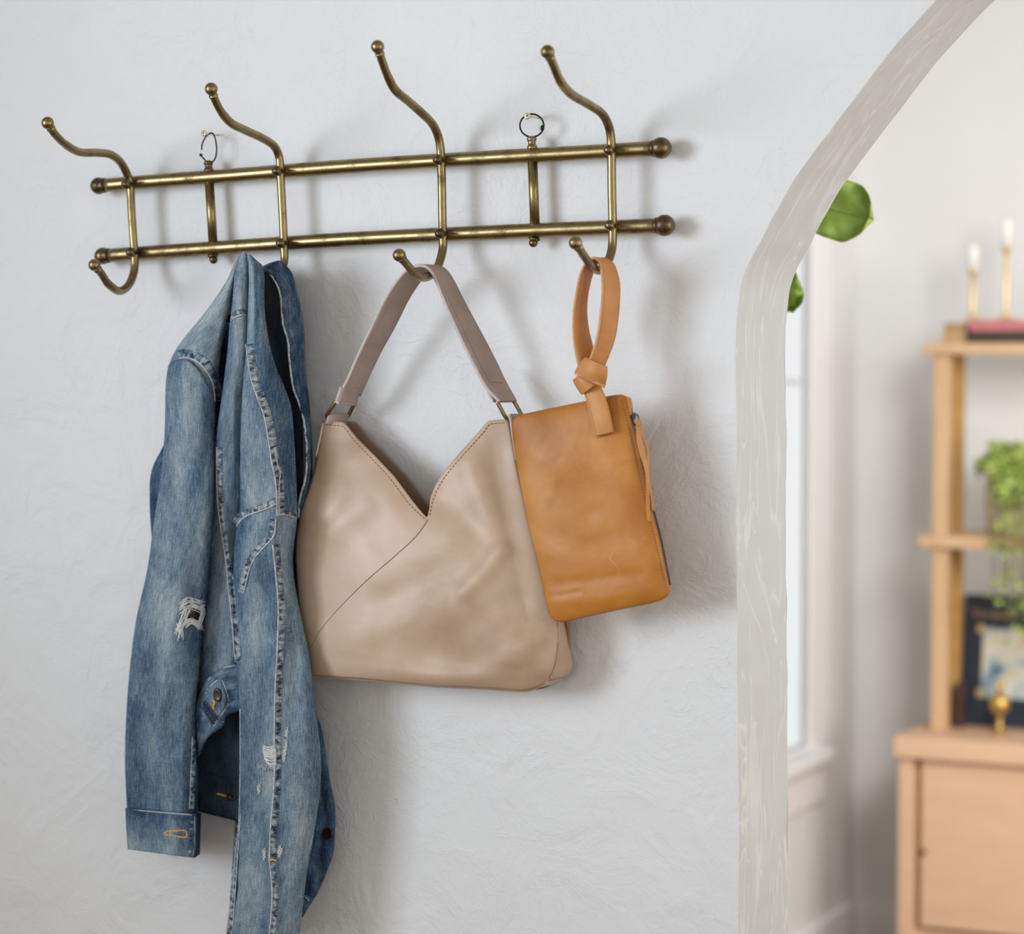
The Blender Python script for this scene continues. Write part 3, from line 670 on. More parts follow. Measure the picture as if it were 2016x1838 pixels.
# waist tab with button
tabp = [(436,1332),(449,1374),(446,1391),(430,1414),(417,1432),(405,1410),(394,1388),(411,1354)]
def lay(poly, bvhs, lift, n=10):
    c = np.mean(poly, axis=0); mb_ = MB(); ring = spline(poly+[poly[0]], 60)[:-1]; G_ = []
    for k in np.linspace(0.02, 1, n):
        row = []
        for x, y in ring:
            X, Y_ = c[0]+(x-c[0])*k, c[1]+(y-c[1])*k; h, q = cast(X, Y_, bvhs)
            if h is None: h = D(X, Y_, .09)
            row.append(h-ray(X, Y_)*lift*(1 if k < 1 else .1))
        G_.append(row)
    uvs = [((c[0]+(x-c[0])*k)*MPP, -(c[1]+(y-c[1])*k)*MPP) for k in np.linspace(0.02, 1, n) for x, y in ring]
    return mb_.grid(G_, cu=True, uvs=uvs, wear=[.5]*len(uvs)), ring
mb_, ring = lay(tabp, JB, .004); tb = mb_.build('waist_tab', M_DENIM, jk, bvh=JB)
MB().tube([cast(x, y, JB)[0]-ray(x, y)*.0012 for x, y in ring[::1] if cast(x, y, JB)[0] is not None], .0011, 6, closed=True).build('folded_edge', M_CORD, tb)
for pl in ([(399,1388),(424,1424)], [(405,1382),(430,1412)]): stitch_line(tb, JB, pl, M_RUST, 5, 3, .0005, .001)
mb_, _ = lay([(397,1390),(406,1380),(431,1416),(420,1428)], JB, .001, 6); mb_.w = [.15]*len(mb_.w); mb_.build('tab_patch', M_DENIM, tb)
def button(px, py, rx, ry, bvhs, parent, lean=0, d=None):
    h, q = cast(px, py, bvhs); h = h if h is not None else D(px, py, d)
    c = h - ray(px, py)*.002; mbb = MB(); rg_ = []
    for rad, up in ((1, 0), (1, .0015), (.85, .0028), (.6, .002), (.2, .0018), (.01, .0018)):
        row = []
        for k in range(24):
            t = 2*math.pi*k/24; x = rad*rx*math.cos(t); y = rad*ry*math.sin(t)
            X = px+x*math.cos(lean)-y*math.sin(lean); Y_ = py+x*math.sin(lean)+y*math.cos(lean)
            row.append(D(X, Y_, -c.y) - ray(X, Y_)*up)
        rg_.append(row)
    return mbb.grid(rg_, cu=True).build('button', M_BUTTON, parent)
button(428, 1368, 8, 14, JB, jk, -.15)
o = on([(419,1378),(423,1383),(420,1390),(422,1396)], JB, 2, .001); MB().tube([q[0] for q in o], .0016, 6).build('thread_loop', M_GTHREAD, jk)
button(645, 1641, 10, 12, JB, jk, .1)
button(456, 1568, 10, 7, INB, jk, .3, .045)
o = on([(427,1562),(436,1564),(446,1567)], INB, 2, .001)
if len(o) > 2: MB().tube([q[0] for q in o], .0014, 6).build('thread_loop', M_GTHREAD, jk)
# buttonhole on the cuff
o = on([(324,1640),(330,1636),(345,1635),(360,1634),(367,1637),(368,1643),(364,1648),(354,1647),(340,1644),(330,1643),(324,1641)], JB, 2, .0012)
MB().tube([q[0] for q in o], [.0012+.0003*math.sin(i*2.1) for i in range(len(o))], 7).build('buttonhole', M_GTHREAD, jk)
o = on([(331,1640),(345,1640),(362,1641)], JB, 2, .001); MB().tube([q[0] for q in o], .0006, 6).build('buttonhole_slit', M_BUTTON, jk)
o = on([(530,1694),(537,1692),(544,1694)], JB, 2, .002); MB().tube([q[0] for q in o], .0012, 6).build('thread_loop', M_GTHREAD, jk)
# torn patches: frayed white threads
def frays(parent, threads, r=.0007, lift=.0016, mat=None):
    mbf = MB()
    for pl in threads:
        o = on(pl, JB, 2.5, lift)
        if len(o) > 3:
            ph = random.random()*9
            mbf.tube([q[0] - ray(q[2], q[3])*(.0012*abs(math.sin(i*.5+ph))) for i, q in enumerate(o)], r, 5)
    return mbf.build('frayed_threads', mat or M_WTHREAD, parent, kind='stuff') if mbf.v else None
mb_, _ = lay([(371,1205),(380,1197),(394,1200),(397,1212),(391,1222),(378,1221),(369,1214)], JB, .0006, 5)
mb_.build('torn_hole', M_BUTTON, jk)
rnd = random.Random(5); th = []
for k in range(15):
    y = 1178+k*1.6; x0 = 355+rnd.uniform(-2, 8); x1 = 402+rnd.uniform(-8, 3); s = 8*math.sin(k*.7)
    th.append([(x0, y+6+rnd.uniform(-2, 4)), ((x0+x1)/2-8, y-5+rnd.uniform(-3, 3)), ((x0+x1)/2+8, y+rnd.uniform(-2, 6)), (x1, y+4+rnd.uniform(-4, 4))])
for k in range(12):
    x0 = 362+rnd.uniform(-3, 9); th.append([(x0+4, 1196+rnd.uniform(-3, 5)), (x0-2, 1212), (x0-8+rnd.uniform(-3, 3), 1228), (x0-14+rnd.uniform(-3, 4), 1243+rnd.uniform(-4, 8))])
for k in range(12):
    x0 = 394+rnd.uniform(-3, 7); th.append([(x0, 1192+rnd.uniform(-4, 4)), (x0+3, 1206), (x0-1, 1220), (x0-6, 1232+rnd.uniform(-3, 4))])
for k in range(15):
    y = 1221+k*.7; x0 = 362+rnd.uniform(-4, 4); th.append([(x0, y+5), (x0+12, y-3+rnd.uniform(-2, 2)), (x0+24, y+rnd.uniform(-2, 3)), (x0+36+rnd.uniform(-5, 0), y+7+rnd.uniform(-2, 6))])
for k in range(5):
    x0 = 348+k*2.2; th.append([(x0, 1228+rnd.uniform(-4, 4)), (x0+3, 1240), (x0+rnd.uniform(-3, 6), 1257+rnd.uniform(-6, 4))])
frays(jk, th)
th = []
for k in range(26):
    y = 1466+k*1.5; w = 14+10*math.sin((k+2)/28*3.1); xc = 529+k*.25
    th.append([(xc-w*.6+rnd.uniform(-2, 2), y), (xc, y+4+rnd.uniform(-2, 2)), (min(544, xc+w*.6), y+2+rnd.uniform(-2, 2))])
frays(jk, th, .0006)
th = []
for k in range(16):
    x0 = 509+k*2.2; th.append([(x0, 1502+rnd.uniform(-3, 3)), (x0-1, 1508), (x0+rnd.uniform(-2, 2), 1516+rnd.uniform(-4, 4))])
frays(jk, th, .0006, mat=M_CORD)
for (cx_, cy_, w, h, n_) in ((561, 1478, 5, 22, 22), (565, 1443, 5, 9, 8), (510, 1552, 5, 10, 10), (520, 1682, 5, 12, 12), (551, 1676, 7, 11, 14)):
    th = []
    for k in range(int(n_*2.2)):
        y = cy_-h+2*h*k/n_/2.2; q = .25+.75*math.sin(math.pi*k/n_/2.2); x = cx_+rnd.uniform(-2, 2)-(y-cy_)*.12; a_ = rnd.uniform(-4, 4); th.append([(x-w*.6*q, y+a_), (x, y+1), (x+w*.6*q, y-a_)])
    frays(jk, th, .00038, .0005)

# ------------------------------------------------------------------ tote bag
tote = thing('tote_bag', D(850, 540, 0.05), 'nude leather tote bag with V shaped opening hanging from the third hook', 'bag')
TB = []
topf = [(637,828),(656,829),(674,830),(682,836),(703,862),(739,898),(775,936),(811,984),(832,1010),(842,1020),(846,1000),(848,980),(858,955),(876,927),(901,898),(926,869),(948,844),(962,828),(980,826),(1001,825)]
def tote_panel(name, dx, dep0, dep1, bul, mat, bvh=None, seed=0, solid=.003, cut=False):
    m = 110; T2 = np.array(topf, float)+np.array([dx, 0])
    s = np.concatenate([[0], np.cumsum(np.linalg.norm(np.diff(T2, axis=0), axis=1))]); s /= s[-1]
    sv = s[9]; us = np.linspace(0, 1, m); q = np.interp(us, [0, .5, 1], [0, sv, 1])
    T = np.stack([np.interp(q, s, T2[:, 0]), np.interp(q, s, T2[:, 1]), np.full(m, dep0)], 1)
    bot = spline([(600+dx,1327),(660+dx,1331),(739+dx,1337),(847+dx,1347),(955+dx,1352),(1027+dx,1357),(1055+dx,1351),(1078+dx,1339)], m)
    Bv = np.stack([bot[:, 0], bot[:, 1], np.full(m, dep1)], 1)
    Lf = spline([(637+dx,828),(628+dx,884),(614+dx,945),(597+dx,991),(587+dx,1030),(582+dx,1081),(585+dx,1150),(592+dx,1240),(600+dx,1327)], 120)
    Rf = spline([(1001+dx,825),(1016+dx,909),(1034+dx,990),(1054+dx,1070),(1078+dx,1150),(1096+dx,1225),(1098+dx,1270),(1092+dx,1312),(1078+dx,1339)], 120)
    vv = np.linspace(0, 1, 120)
    Lf = np.concatenate([Lf, (dep0+(dep1-dep0)*vv)[:, None]], 1); Rf = np.concatenate([Rf, (dep0+(dep1-dep0)*vv)[:, None]], 1)
    G0 = coons(T, Bv, Lf, Rf)
    rid = [([(925,915),(958,990),(985,1075)], .007, 29), ([(985,1082),(962,1115),(915,1165)], .005, 18), ([(1005,900),(1018,1060),(1040,1220)], -.008, 43),
           ([(870,990),(930,1040),(960,1060)], -.006, 34), ([(640,930),(620,1060),(618,1200)], -.005, 31), ([(700,900),(760,980),(800,1040)], .004, 37), ([(665,960),(640,1010)], .006, 26),
           ([(640,1050),(720,1000)], -.004, 26), ([(760,1180),(860,1130),(930,1100)], -.004, 34), ([(700,1250),(860,1210),(1000,1260)], .005, 43), ([(1060,1250),(1000,1300),(960,1345)], .007, 29),
           ([(900,1240),(1000,1190),(1060,1180)], -.004, 31), ([(840,1290),(920,1310)], -.003, 29)] if dx == 0 else []
    G_ = []; uv_ = []
    for j in range(120):
        v = j/119; row = []
        for i in range(m):
            u = i/(m-1); x, y, d_ = G0[j, i]
            xl, xr = np.interp(y, Lf[:, 1], Lf[:, 0]), np.interp(y, Rf[:, 1], Rf[:, 0]); uu = max(0, min(1, (x-xl)/max(1, xr-xl)))
            sy = max(0, min(1, (y-815)/330)); sy = sy*sy*(3-2*sy); d_ = dep0+(dep1-dep0)*sy
            k = max(0, 1-abs(2*uu-1)**2.6)**.75*(.18+.82*sy)*(1 if v < .93 else math.sqrt(max(0, 1-((v-.93)/.09)**2)))
            d2 = d_+bul*k + min(1, (1-v)*9)*min(1, uu*9, (1-uu)*9)*(.9*ridges(x, y, rid)+.004*nz(x*.009, y*.009, seed))
            row.append(D(x, y, d2)); uv_.append((x*MPP, -y*MPP))
        G_.append(row)
    return MB().grid(G_, uvs=uv_).build(name, mat, tote, solid=solid, bvh=bvh)
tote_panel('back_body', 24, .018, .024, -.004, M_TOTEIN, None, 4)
ft = tote_panel('front_body', 0, .052, .066, .030, M_TOTE, TB, 1)
# side gusset at the right and base
A = [(1001,825,.052),(1016,909,.054),(1034,990,.056),(1054,1070,.058),(1078,1150,.062),(1097,1225,.065),(1098,1270,.066),(1092,1312,.066),(1078,1339,.066)]
B = [(1020,823,.018),(1034,909,.018),(1052,990,.018),(1072,1070,.02),(1092,1150,.022),(1109,1226,.024),(1120,1278,.024),(1126,1312,.024),(1112,1333,.024)]
patch(MB(), A, B, 50, 14, .004, lambda u, t, x, y: .004*nz(x*.05, y*.02, 61)).build('gusset', M_TOTE, tote, solid=.003, bvh=TB)
A = [(600,1327,.066),(660,1331,.066),(739,1337,.066),(847,1347,.066),(955,1352,.066),(1027,1357,.066),(1055,1351,.066),(1078,1339,.066)]
B = [(618,1320,.024),(680,1324,.024),(765,1332,.024),(875,1342,.024),(985,1349,.024),(1055,1350,.024),(1090,1344,.024),(1112,1333,.024)]
patch(MB(), A, B, 60, 8).build('base', M_TOTE, tote, solid=.003)
pth = [D(x, y+1.5, d) for x, y, d in spline(A, 80)]; MB().tube(pth, .0024, 8).build('piping', M_TOTE, tote)
A = [(637,828,.052),(628,884,.053),(614,945,.056),(597,991,.058),(587,1030,.06),(582,1081,.062),(585,1150,.064),(592,1240,.066),(600,1327,.066)]
B = [(661,828,.018),(652,884,.018),(638,945,.018),(621,991,.018),(611,1030,.02),(606,1081,.02),(609,1150,.022),(616,1240,.024),(618,1320,.024)]
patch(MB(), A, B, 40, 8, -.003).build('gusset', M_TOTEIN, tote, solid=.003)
o = on([(843,1022),(818,1056),(775,1096),(722,1142),(668,1196),(632,1239),(611,1275)], TB, 4, .0024)
MB().tube(smooth_path(o), .00035, 6).build('panel_seam', M_TSTITCH, ft)
o = on([(843,1022),(818,1056),(775,1096),(722,1142),(668,1196),(632,1239),(611,1275)], TB, 4, .0)
stitch_line(ft, TB, [(641,836),(671,838),(680,844),(699,869),(733,904),(768,942),(804,990),(826,1012),(838,1022)], M_TSTITCH, 5, 4, .0004)
stitch_line(ft, TB, [(846,1014),(852,984),(864,957),(881,931),(906,902),(931,874),(953,849),(964,835),(982,833),(999,832)], M_TSTITCH, 5, 4, .0004)
o = on([(1098,1226),(1098,1270),(1091,1312),(1080,1334)], TB, 4, .0019)
MB().tube(smooth_path(o), .0005, 6).build('gusset_seam', M_TSTITCH, ft)
# strap: one band over the hook; near edge / far edge
def band(name, N_, F_, mat, parent, th=.0034, n=70, m=8, bulge=0, edge=None, bvh=None, fn=None):
    mbb = MB(); patch(mbb, N_, F_, n, m, bulge, fn); o_ = mbb.build(name, mat, parent, solid=th, bvh=bvh)
    if edge is not None:
        MB().tube([D(x, y, d) for x, y, d in spline(N_, n)], th*.52, 6).build('raw_edge', edge, o_)
    return o_
SN = [(668,776,.070),(684,748,.072),(707,696,.076),(733,642,.080),(757,592,.085),(780,556,.090),(800,533,.093),(818,524,.094),(836,524,.092),(850,535,.088),(862,560,.085),(880,604,.081),(912,674,.077),(945,740,.074),(962,768,.072),(984,790,.07)]
SF = [(709,778,.040),(725,742,.042),(750,690,.046),(778,640,.05),(804,588,.054),(826,554,.058),(838,540,.060),(846,530,.060),(862,524,.059),(879,534,.057),(894,556,.054),(912,592,.050),(950,662,.046),(978,716,.043),(993,748,.042),(1016,790,.041)]
st = band('strap', SN, SF, M_STRAP, tote, .0042, 110, 8, edge=M_EDGE, bvh=TB)
stitch_line(st, TB, [(684,776),(692,757),(716,702),(742,646),(766,598),(790,558),(806,541)], M_TSTITCH, 4, 4, .0004, .0026)
stitch_line(st, TB, [(707,766),(722,735),(745,690),(772,641),(798,590),(818,560)], M_TSTITCH, 4, 4, .0004, .0026)
stitch_line(st, TB, [(871,560),(886,594),(919,664),(952,730),(968,758)], M_TSTITCH, 4, 2, .0004, .0028)
stitch_line(st, TB, [(968,752),(996,754)], M_TSTITCH, 20, 1, .0004, .0028)
band('strap_end', [(672,762,.074),(663,790,.072),(668,793,.073)], [(709,766,.044),(700,793,.042),(703,796,.042)], M_STRAP, tote, .004, 12, 6, .004, M_EDGE)
band('strap_end', [(951,726,.056),(957,748,.058),(964,776,.064),(973,790,.064)], [(975,726,.036),(985,750,.036),(995,776,.036),(1004,790,.036)], M_TOTEIN, tote, .004, 16, 6, 0, M_EDGE)
# metal rings, each a rounded rectangle
def ring_(pts, r=.0026):
    c = np.array(pts+[pts[0]], float); out = []
    n = len(pts)
    for i in range(n):
        p0, p1, p2 = np.array(pts[i-1]), np.array(pts[i]), np.array(pts[(i+1) % n])
        a_, b_ = p1+(p0-p1)*.22, p1+(p2-p1)*.22
        for t in np.linspace(0, 1, 6): out.append((1-t)**2*a_+2*t*(1-t)*p1+t*t*b_)
    return MB().tube([D(*p) for p in out], r, 12, closed=True).build('ring', M_BRASS, tote)
ring_([(664,786,.068),(640,822,.060),(684,822,.034),(700,790,.038)])
ring_([(976,786,.066),(998,826,.060),(1030,822,.034),(1010,786,.038)])
band('ring_tab', [(648,814,.060),(646,826,.060),(644,834,.058)], [(686,815,.038),(682,828,.036),(680,836,.034)], M_STRAP, tote, .004, 12, 6, .003, M_EDGE)
band('ring_tab', [(1002,815,.064),(1006,830,.063),(1012,870,.06),(1018,906,.058)], [(1030,815,.036),(1034,830,.034),(1034,870,.030),(1030,906,.026)], M_STRAP, tote, .004, 20, 6, 0, M_EDGE)
band('ring_tab', [(636,832,.055),(630,862,.055),(622,898,.055)], [(642,832,.045),(636,862,.045),(630,890,.045)], M_STRAP, tote, .003, 12, 4, 0, M_EDGE)

# ------------------------------------------------------------------ tan wristlet pouch
pouch = thing('pouch', D(1180, 530, 0.06), 'tan leather zip pouch on a knotted wrist loop, hanging from the fourth hook', 'pouch')
PB = []
Tp = [(1016,821),(1032,815.5),(1089,803.5),(1157,789.5),(1197,780.5),(1222,777),(1229,779)]
Lp_ = [(1016,821),(1010,829),(1009,845),(1013,882),(1024,945),(1040,1026),(1059,1100),(1072,1162),(1078,1193),(1083,1207),(1090,1217)]
Rp_ = [(1229,779),(1235,802),(1244,841),(1255,890),(1268,945),(1282,1005),(1296,1059),(1309,1119),(1316,1150),(1318,1162),(1315,1171)]
Bp_ = [(1090,1217),(1098,1222),(1116,1222),(1170,1210),(1225,1198),(1279,1187),(1304,1179),(1315,1171)]
m, n = 70, 110
z = lambda a, k, d_: np.concatenate([spline(a, k), np.full((k, 1), d_)], 1)
PD = .082
G0 = coons(z(Tp, m, PD), z(Bp_, m, PD), z(Lp_, n, PD), z(Rp_, n, PD))
pr = [([(1090,1150),(1180,1140),(1260,1130)], -.0025, 12), ([(1085,1175),(1140,1165)], -.002, 5), ([(1090,1185),(1200,1180),(1300,1160)], .003, 14), ([(1050,1040),(1150,1075),(1230,1060)], -.0016, 22),
      ([(1110,960),(1160,1010)], -.002, 20), ([(1030,870),(1060,900)], .002, 18), ([(1240,900),(1280,1060)], .0015, 10), ([(1040,930),(1120,900),(1200,930)], .0018, 26)]
def ppillow(sign, bul):
    Gq = []; uq = []
    for j in range(n):
        v = j/(n-1); row = []
        for i in range(m):
            u = i/(m-1); x, y, d_ = G0[j, i]
            k = (max(0, 1-abs(2*u-1)**3.2)**.62)*(max(0, 1-abs(2*v-1)**5)**.62)
            e = bul*k + (k*(.6*ridges(x, y, pr)+.0016*nz(x*.012, y*.012, 71)) if sign > 0 else 0)
            row.append(D(x, y, d_+sign*e)); uq.append((x*MPP, -y*MPP))
        Gq.append(row)
    return MB().grid(Gq, uvs=uq)
body = ppillow(1, .013).build('pouch_front', M_TAN, pouch, solid=.0016, bvh=PB)
ppillow(-1, .008).build('pouch_back', M_TAN, pouch, solid=.0016)
# zipped side: second leather edge, tape and teeth
e1 = [(x, y, PD-.002) for x, y in Rp_[:-1]]
e2 = [(1233,783,PD-.012),(1241,805,PD-.014),(1247,841,PD-.016),(1258,890,PD-.016),(1271,945,PD-.016),(1285,1005,PD-.016),(1299,1059,PD-.016),(1311,1119,PD-.014),(1317,1150,PD-.01),(1318.5,1162,PD-.006)]
band('zip_tape', e1, e2, M_ZIP, pouch, .001, 60, 6, .002)
mbz = MB()
for k, (x, y, d_) in enumerate(spline([(q[0]+1.8, q[1], q[2]+.002) for q in e2[1:-1]], 120)):
    c = D(x, y, d_); mbz.box(c+Vector((-.0016, -.0012, -.0006)), c+Vector((.0014, .0012, .0007)))
mbz.build('zip_teeth', M_GUN, pouch, smooth=False, kind='stuff')
patch(MB(), [(1230,780,PD),(1236,800,PD),(1240,818,PD)], [(1240,784,PD-.02),(1243,796,PD-.02),(1243,812,PD-.02)], 14, 8, .003).build('zip_end', M_TAN, pouch, solid=.003)
stitch_line(body, PB, [(1224,786),(1230,808),(1238,845),(1249,893),(1262,947),(1276,1008),(1290,1062),(1303,1121),(1309,1146)], M_PSTITCH, 4, 4, .0004, .0013)
# slider, pull ring and tassel
sl = MB().box(D(1244, 812, PD-.004), D(1252, 826, PD-.012)).build('zip_slider', M_GUN, pouch, smooth=False, bevel=.001)
MB().tube([D(1252+5*math.cos(t), 826+10*math.sin(t), PD-.006) for t in np.linspace(0, 2*math.pi, 24, endpoint=False)], .0014, 8, closed=True).build('pull_ring', M_GUN, sl)
for nm, a_, b_, mt in (('tassel', [(1254,838,PD+.006),(1253,862,PD+.008),(1259,892,PD+.010),(1268,920,PD+.011),(1272,950,PD+.012),(1272,985,PD+.014),(1273,1005,PD+.014),(1275,1026,PD+.014)],
                      [(1259,838,PD+.004),(1262,862,PD+.005),(1269,892,PD+.006),(1275,920,PD+.007),(1277,950,PD+.009),(1278,985,PD+.011),(1279,1005,PD+.012),(1280,1026,PD+.013)], M_TANL),
                     ('tassel', [(1257,840,PD),(1265,862,PD),(1273,885,PD),(1274,915,PD+.001),(1276,950,PD+.002),(1281,980,PD+.002),(1284,1004,PD+.002)],
                      [(1262,842,PD-.003),(1268,862,PD-.004),(1276,885,PD-.004),(1277,915,PD-.004),(1279,950,PD-.002),(1285,980,PD-.002),(1288,1006,PD-.002)], M_TANL)):
    band(nm, a_, b_, mt, pouch, .0016, 40, 5, .001)
MB().tube([D(x, y, PD+.004) for x, y in spline([(1254,832),(1257,838),(1260,832),(1257,828),(1254,833)], 20)], .0022, 8).build('tassel_knot', M_TANL, pouch)
# wrist loop
LN = [(1140,722,.094),(1132,683,.094),(1129,647,.096),(1130,613,.098),(1135.5,575,.101),(1142,543,.105),(1152,520,.108),(1161,511,.108),(1172,508,.106),(1181,520,.103),(1186,548,.099),(1186.5,580,.096),(1183.5,613,.094),(1179,649,.093),(1172,680,.093),(1162,708,.094)]
LF = [(1172,722,.076),(1168,690,.070),(1158,650,.066),(1154,613,.066),(1156,580,.068),(1161,556,.070),(1168,532,.073),(1178,515,.074),(1192,509,.074),(1206,519,.070),(1214,537,.066),(1219,563,.064),(1218.5,594,.062),(1216,625,.062),(1209,668,.064),(1190,720,.074)]
lo = band('wrist_loop', LN, LF, M_TANL, pouch, .0034, 120, 8, edge=M_TANE)
kn = patch(MB(), [(1133,733,.104),(1143,716,.107),(1155,704,.106)], [(1191,760,.104),(1194,742,.107),(1194,722,.104)], 18, 20, .010, None).build('knot', M_TANL, pouch, solid=.004)
patch(MB(), [(1130,747,.098),(1136,760,.100),(1147,776,.099)], [(1144,735,.102),(1160,744,.104),(1175,755,.102)], 16, 12, .006).build('knot', M_TANL, pouch, solid=.004)
patch(MB(), [(1136,742,.096),(1150,768,.096)], [(1176,728,.09),(1184,762,.09)], 12, 10, .004).build('knot', M_TANL, pouch, solid=.004)
MB().tube([D(x, y, d) for x, y, d in spline([(1133,734,.105),(1150,741,.112),(1172,752,.113),(1190,761,.106)], 20)], .0019, 7).build('raw_edge', M_TANE, kn)
tl = band('loop_tail', [(1146,752,.098),(1152,774,.098),(1160,800,.099),(1168,834,.099),(1173,858,.098)], [(1178,748,.095),(1192,781,.097),(1201,814,.099),(1208,849,.098),(1208,850,.098)], M_TANL, pouch, .0032, 36, 8, .0015, M_TANE, PB)
stitch_line(body, PB, [(1175,862),(1190,858),(1208,853)], M_PSTITCH, 4, 4, .0004, .0016)
# ------------------------------------------------------------------ far room: cabinet, shelf and what stands on them
M_PINE = wood('pale_peach_paint', (0.70, 0.46, 0.30), (0.76, 0.51, 0.34), (2, 2, 8), 0.55)
M_PINED = wood('honey_wood', (0.40, 0.23, 0.06), (0.50, 0.30, 0.09), (2, 2, 10), 0.5)
M_PINEL = wood('light_wood', (0.60, 0.39, 0.21), (0.67, 0.45, 0.26), (10, 2, 2), 0.5)
CF = 2.57
tl_ = P(1757, 1449, CF); zt, zb = tl_.z, P(1757, 1491, CF).z; cl = P(1768, 1600, CF+.02).x; CB = YB-.03
cab = thing('cabinet', (cl+.4, CF+.2, 0), 'low peach wooden cabinet with plain door behind the arch', 'cabinet')
MB().box((tl_.x, CF, zb), (tl_.x+1.25, CB, zt)).build('top', M_PINE, cab, smooth=False, bevel=.006)
x1 = P(1799, 1600, CF+.02).x; x2 = P(1812, 1600, CF+.02).x
MB().box((cl, CF+.02, .12), (x1, CF+.05, zb)).build('stile', M_PINE, cab, smooth=False, bevel=.003)
MB().box((cl, CF+.05, .12), (cl+.02, CB, zb)).build('side_panel', M_PINE, cab, smooth=False)
MB().box((cl+1.18, CF+.02, .12), (cl+1.20, CB, zb)).build('side_panel', M_PINE, cab, smooth=False)
MB().box((cl, CB-.015, .12), (cl+1.20, CB, zb)).build('back_panel', M_PINE, cab, smooth=False)
MB().box((x1, CF+.045, .12), (x2+.02, CF+.06, zb)).build('stile', M_PINED, cab, smooth=False)
MB().box((cl, CF+.03, .12), (cl+1.20, CB, .14)).build('bottom', M_PINE, cab, smooth=False)
dr = MB().box((x2, CF+.024, .15), (x2+.52, CF+.044, zb-.004)).build('door', M_PINE, cab, smooth=False, bevel=.003)
MB().box((x2+.524, CF+.024, .15), (cl+1.178, CF+.044, zb-.004)).build('door', M_PINE, cab, smooth=False, bevel=.003)
kc = P(1818, 1677, CF+.024)
MB().lathe(kc, (0, -1, 0), [(-.002, .004), (0, .0062), (.004, .0062), (.006, .004), (.0062, .0005)], 16).build('lock', M_BUTTON, dr)
for lx in (cl+.03, cl+1.15):
    for ly in (CF+.06, CB-.05): MB().box((lx, ly, 0), (lx+.035, ly+.035, .12)).build('leg', M_PINE, cab, smooth=False, bevel=.002)
# open shelf unit on top
SF_ = 2.66
sh = thing('shelf_unit', (P(1840, 1420, SF_).x, SF_, zt), 'open honey wood shelf unit standing on the peach cabinet', 'shelf')
t1a, t1b = P(1815, 675, SF_), P(1815, 697, SF_); t2a, t2b = P(1806, 1053, SF_), P(1806, 1077, SF_)
MB().box((t1a.x, SF_, t1b.z), (t1a.x+1.05, SF_+.22, t1a.z)).build('shelf_board', M_PINEL, sh, smooth=False, bevel=.004)
MB().box((t2a.x, SF_, t2b.z), (t2a.x+1.05, SF_+.22, t2a.z)).build('shelf_board', M_PINEL, sh, smooth=False, bevel=.004)
px0, px1 = P(1836, 900, SF_+.02).x, P(1864, 900, SF_+.02).x
for xx in (px0, px0+.95):
    MB().box((xx, SF_+.02, zt), (xx+px1-px0, SF_+.065, t1b.z)).build('post', M_PINEL, sh, smooth=False, bevel=.003)
    MB().box((xx, SF_+.135, zt), (xx+px1-px0, SF_+.175, t1b.z)).build('post', M_PINED, sh, smooth=False, bevel=.003)
    MB().box((xx+.006, SF_+.065, zt+.0), (xx+px1-px0-.012, SF_+.135, t1b.z)).build('side_panel', M_PINED, sh, smooth=False)
# books and candlesticks on the top shelf
def at(px, py, Y): return P(px, py, Y)
zs = t1a.z
def book(name, label, x0, x1_, y0, dep, z0, th, cover, page, group=None, over=.003):
    t = thing(name, ((x0+x1_)/2, y0+dep/2, z0), label, 'book', group)
    c = .0025
    MB().box((x0, y0, z0), (x1_, y0+dep, z0+c)).build('cover', cover, t, smooth=False)
    MB().box((x0, y0, z0+th-c), (x1_, y0+dep, z0+th)).build('cover', cover, t, smooth=False)
    MB().box((x0, y0, z0+c), (x1_, y0+c, z0+th-c)).build('spine', cover, t, smooth=False)
    MB().box((x0+over, y0+c, z0+c), (x1_-over, y0+dep-over, z0+th-c)).build('pages', page, t, smooth=False)
    return t
M_PAGE = simple('yellowed_pages', (0.55, 0.40, 0.24), .9, var=.1); M_PINK = simple('dusty_pink_cover', (0.52, 0.17, 0.18), .6, var=.08); M_BROWN = simple('dark_brown_cover', (0.06, 0.035, 0.022), .6, var=.3, vs=12)
M_TANC = simple('tan_cloth_cover', (0.50, 0.32, 0.16), .8, var=.1); M_TAND = simple('brown_paper_cover', (0.40, 0.25, 0.12), .8, var=.1)
bxl, bxr = at(1856, 660, SF_+.03).x, at(1902, 660, SF_+.03).x
hz1 = (zs-at(1856, 690, SF_+.03).z)
sc_ = (at(1856, 640, SF_+.03).z-at(1856, 680, SF_+.03).z)/40
book('small_book', 'tan cloth book lying lowest at the left end of the top shelf', bxl, bxr, SF_+.03, .14, zs, 20*sc_, M_TANC, M_PAGE, 'books lying on the top shelf')
book('small_book', 'brown paper book lying on the tan cloth book', bxl+.004, bxr, SF_+.03, .13, zs+20*sc_, 20*sc_, M_TAND, M_PAGE, 'books lying on the top shelf')
xb = at(1905, 660, SF_+.01).x
book('large_book', 'dark brown book lying on the top shelf under the pink book', xb, xb+.30, SF_+.012, .18, zs, 24*sc_, M_BROWN, M_PAGE, 'books lying on the top shelf')
book('large_book', 'dusty pink book on top of the dark brown book, under the candlesticks', xb+.002, xb+.28, SF_+.014, .17, zs+24*sc_, 21*sc_, M_PINK, M_PAGE, 'books lying on the top shelf')
M_GOLD = simple('pale_gold', (0.72, 0.52, 0.22), .35, .7, var=.05); M_WAX = simple('white_wax', (0.85, 0.84, 0.80), .5, var=.02)
zc = zs+45*sc_
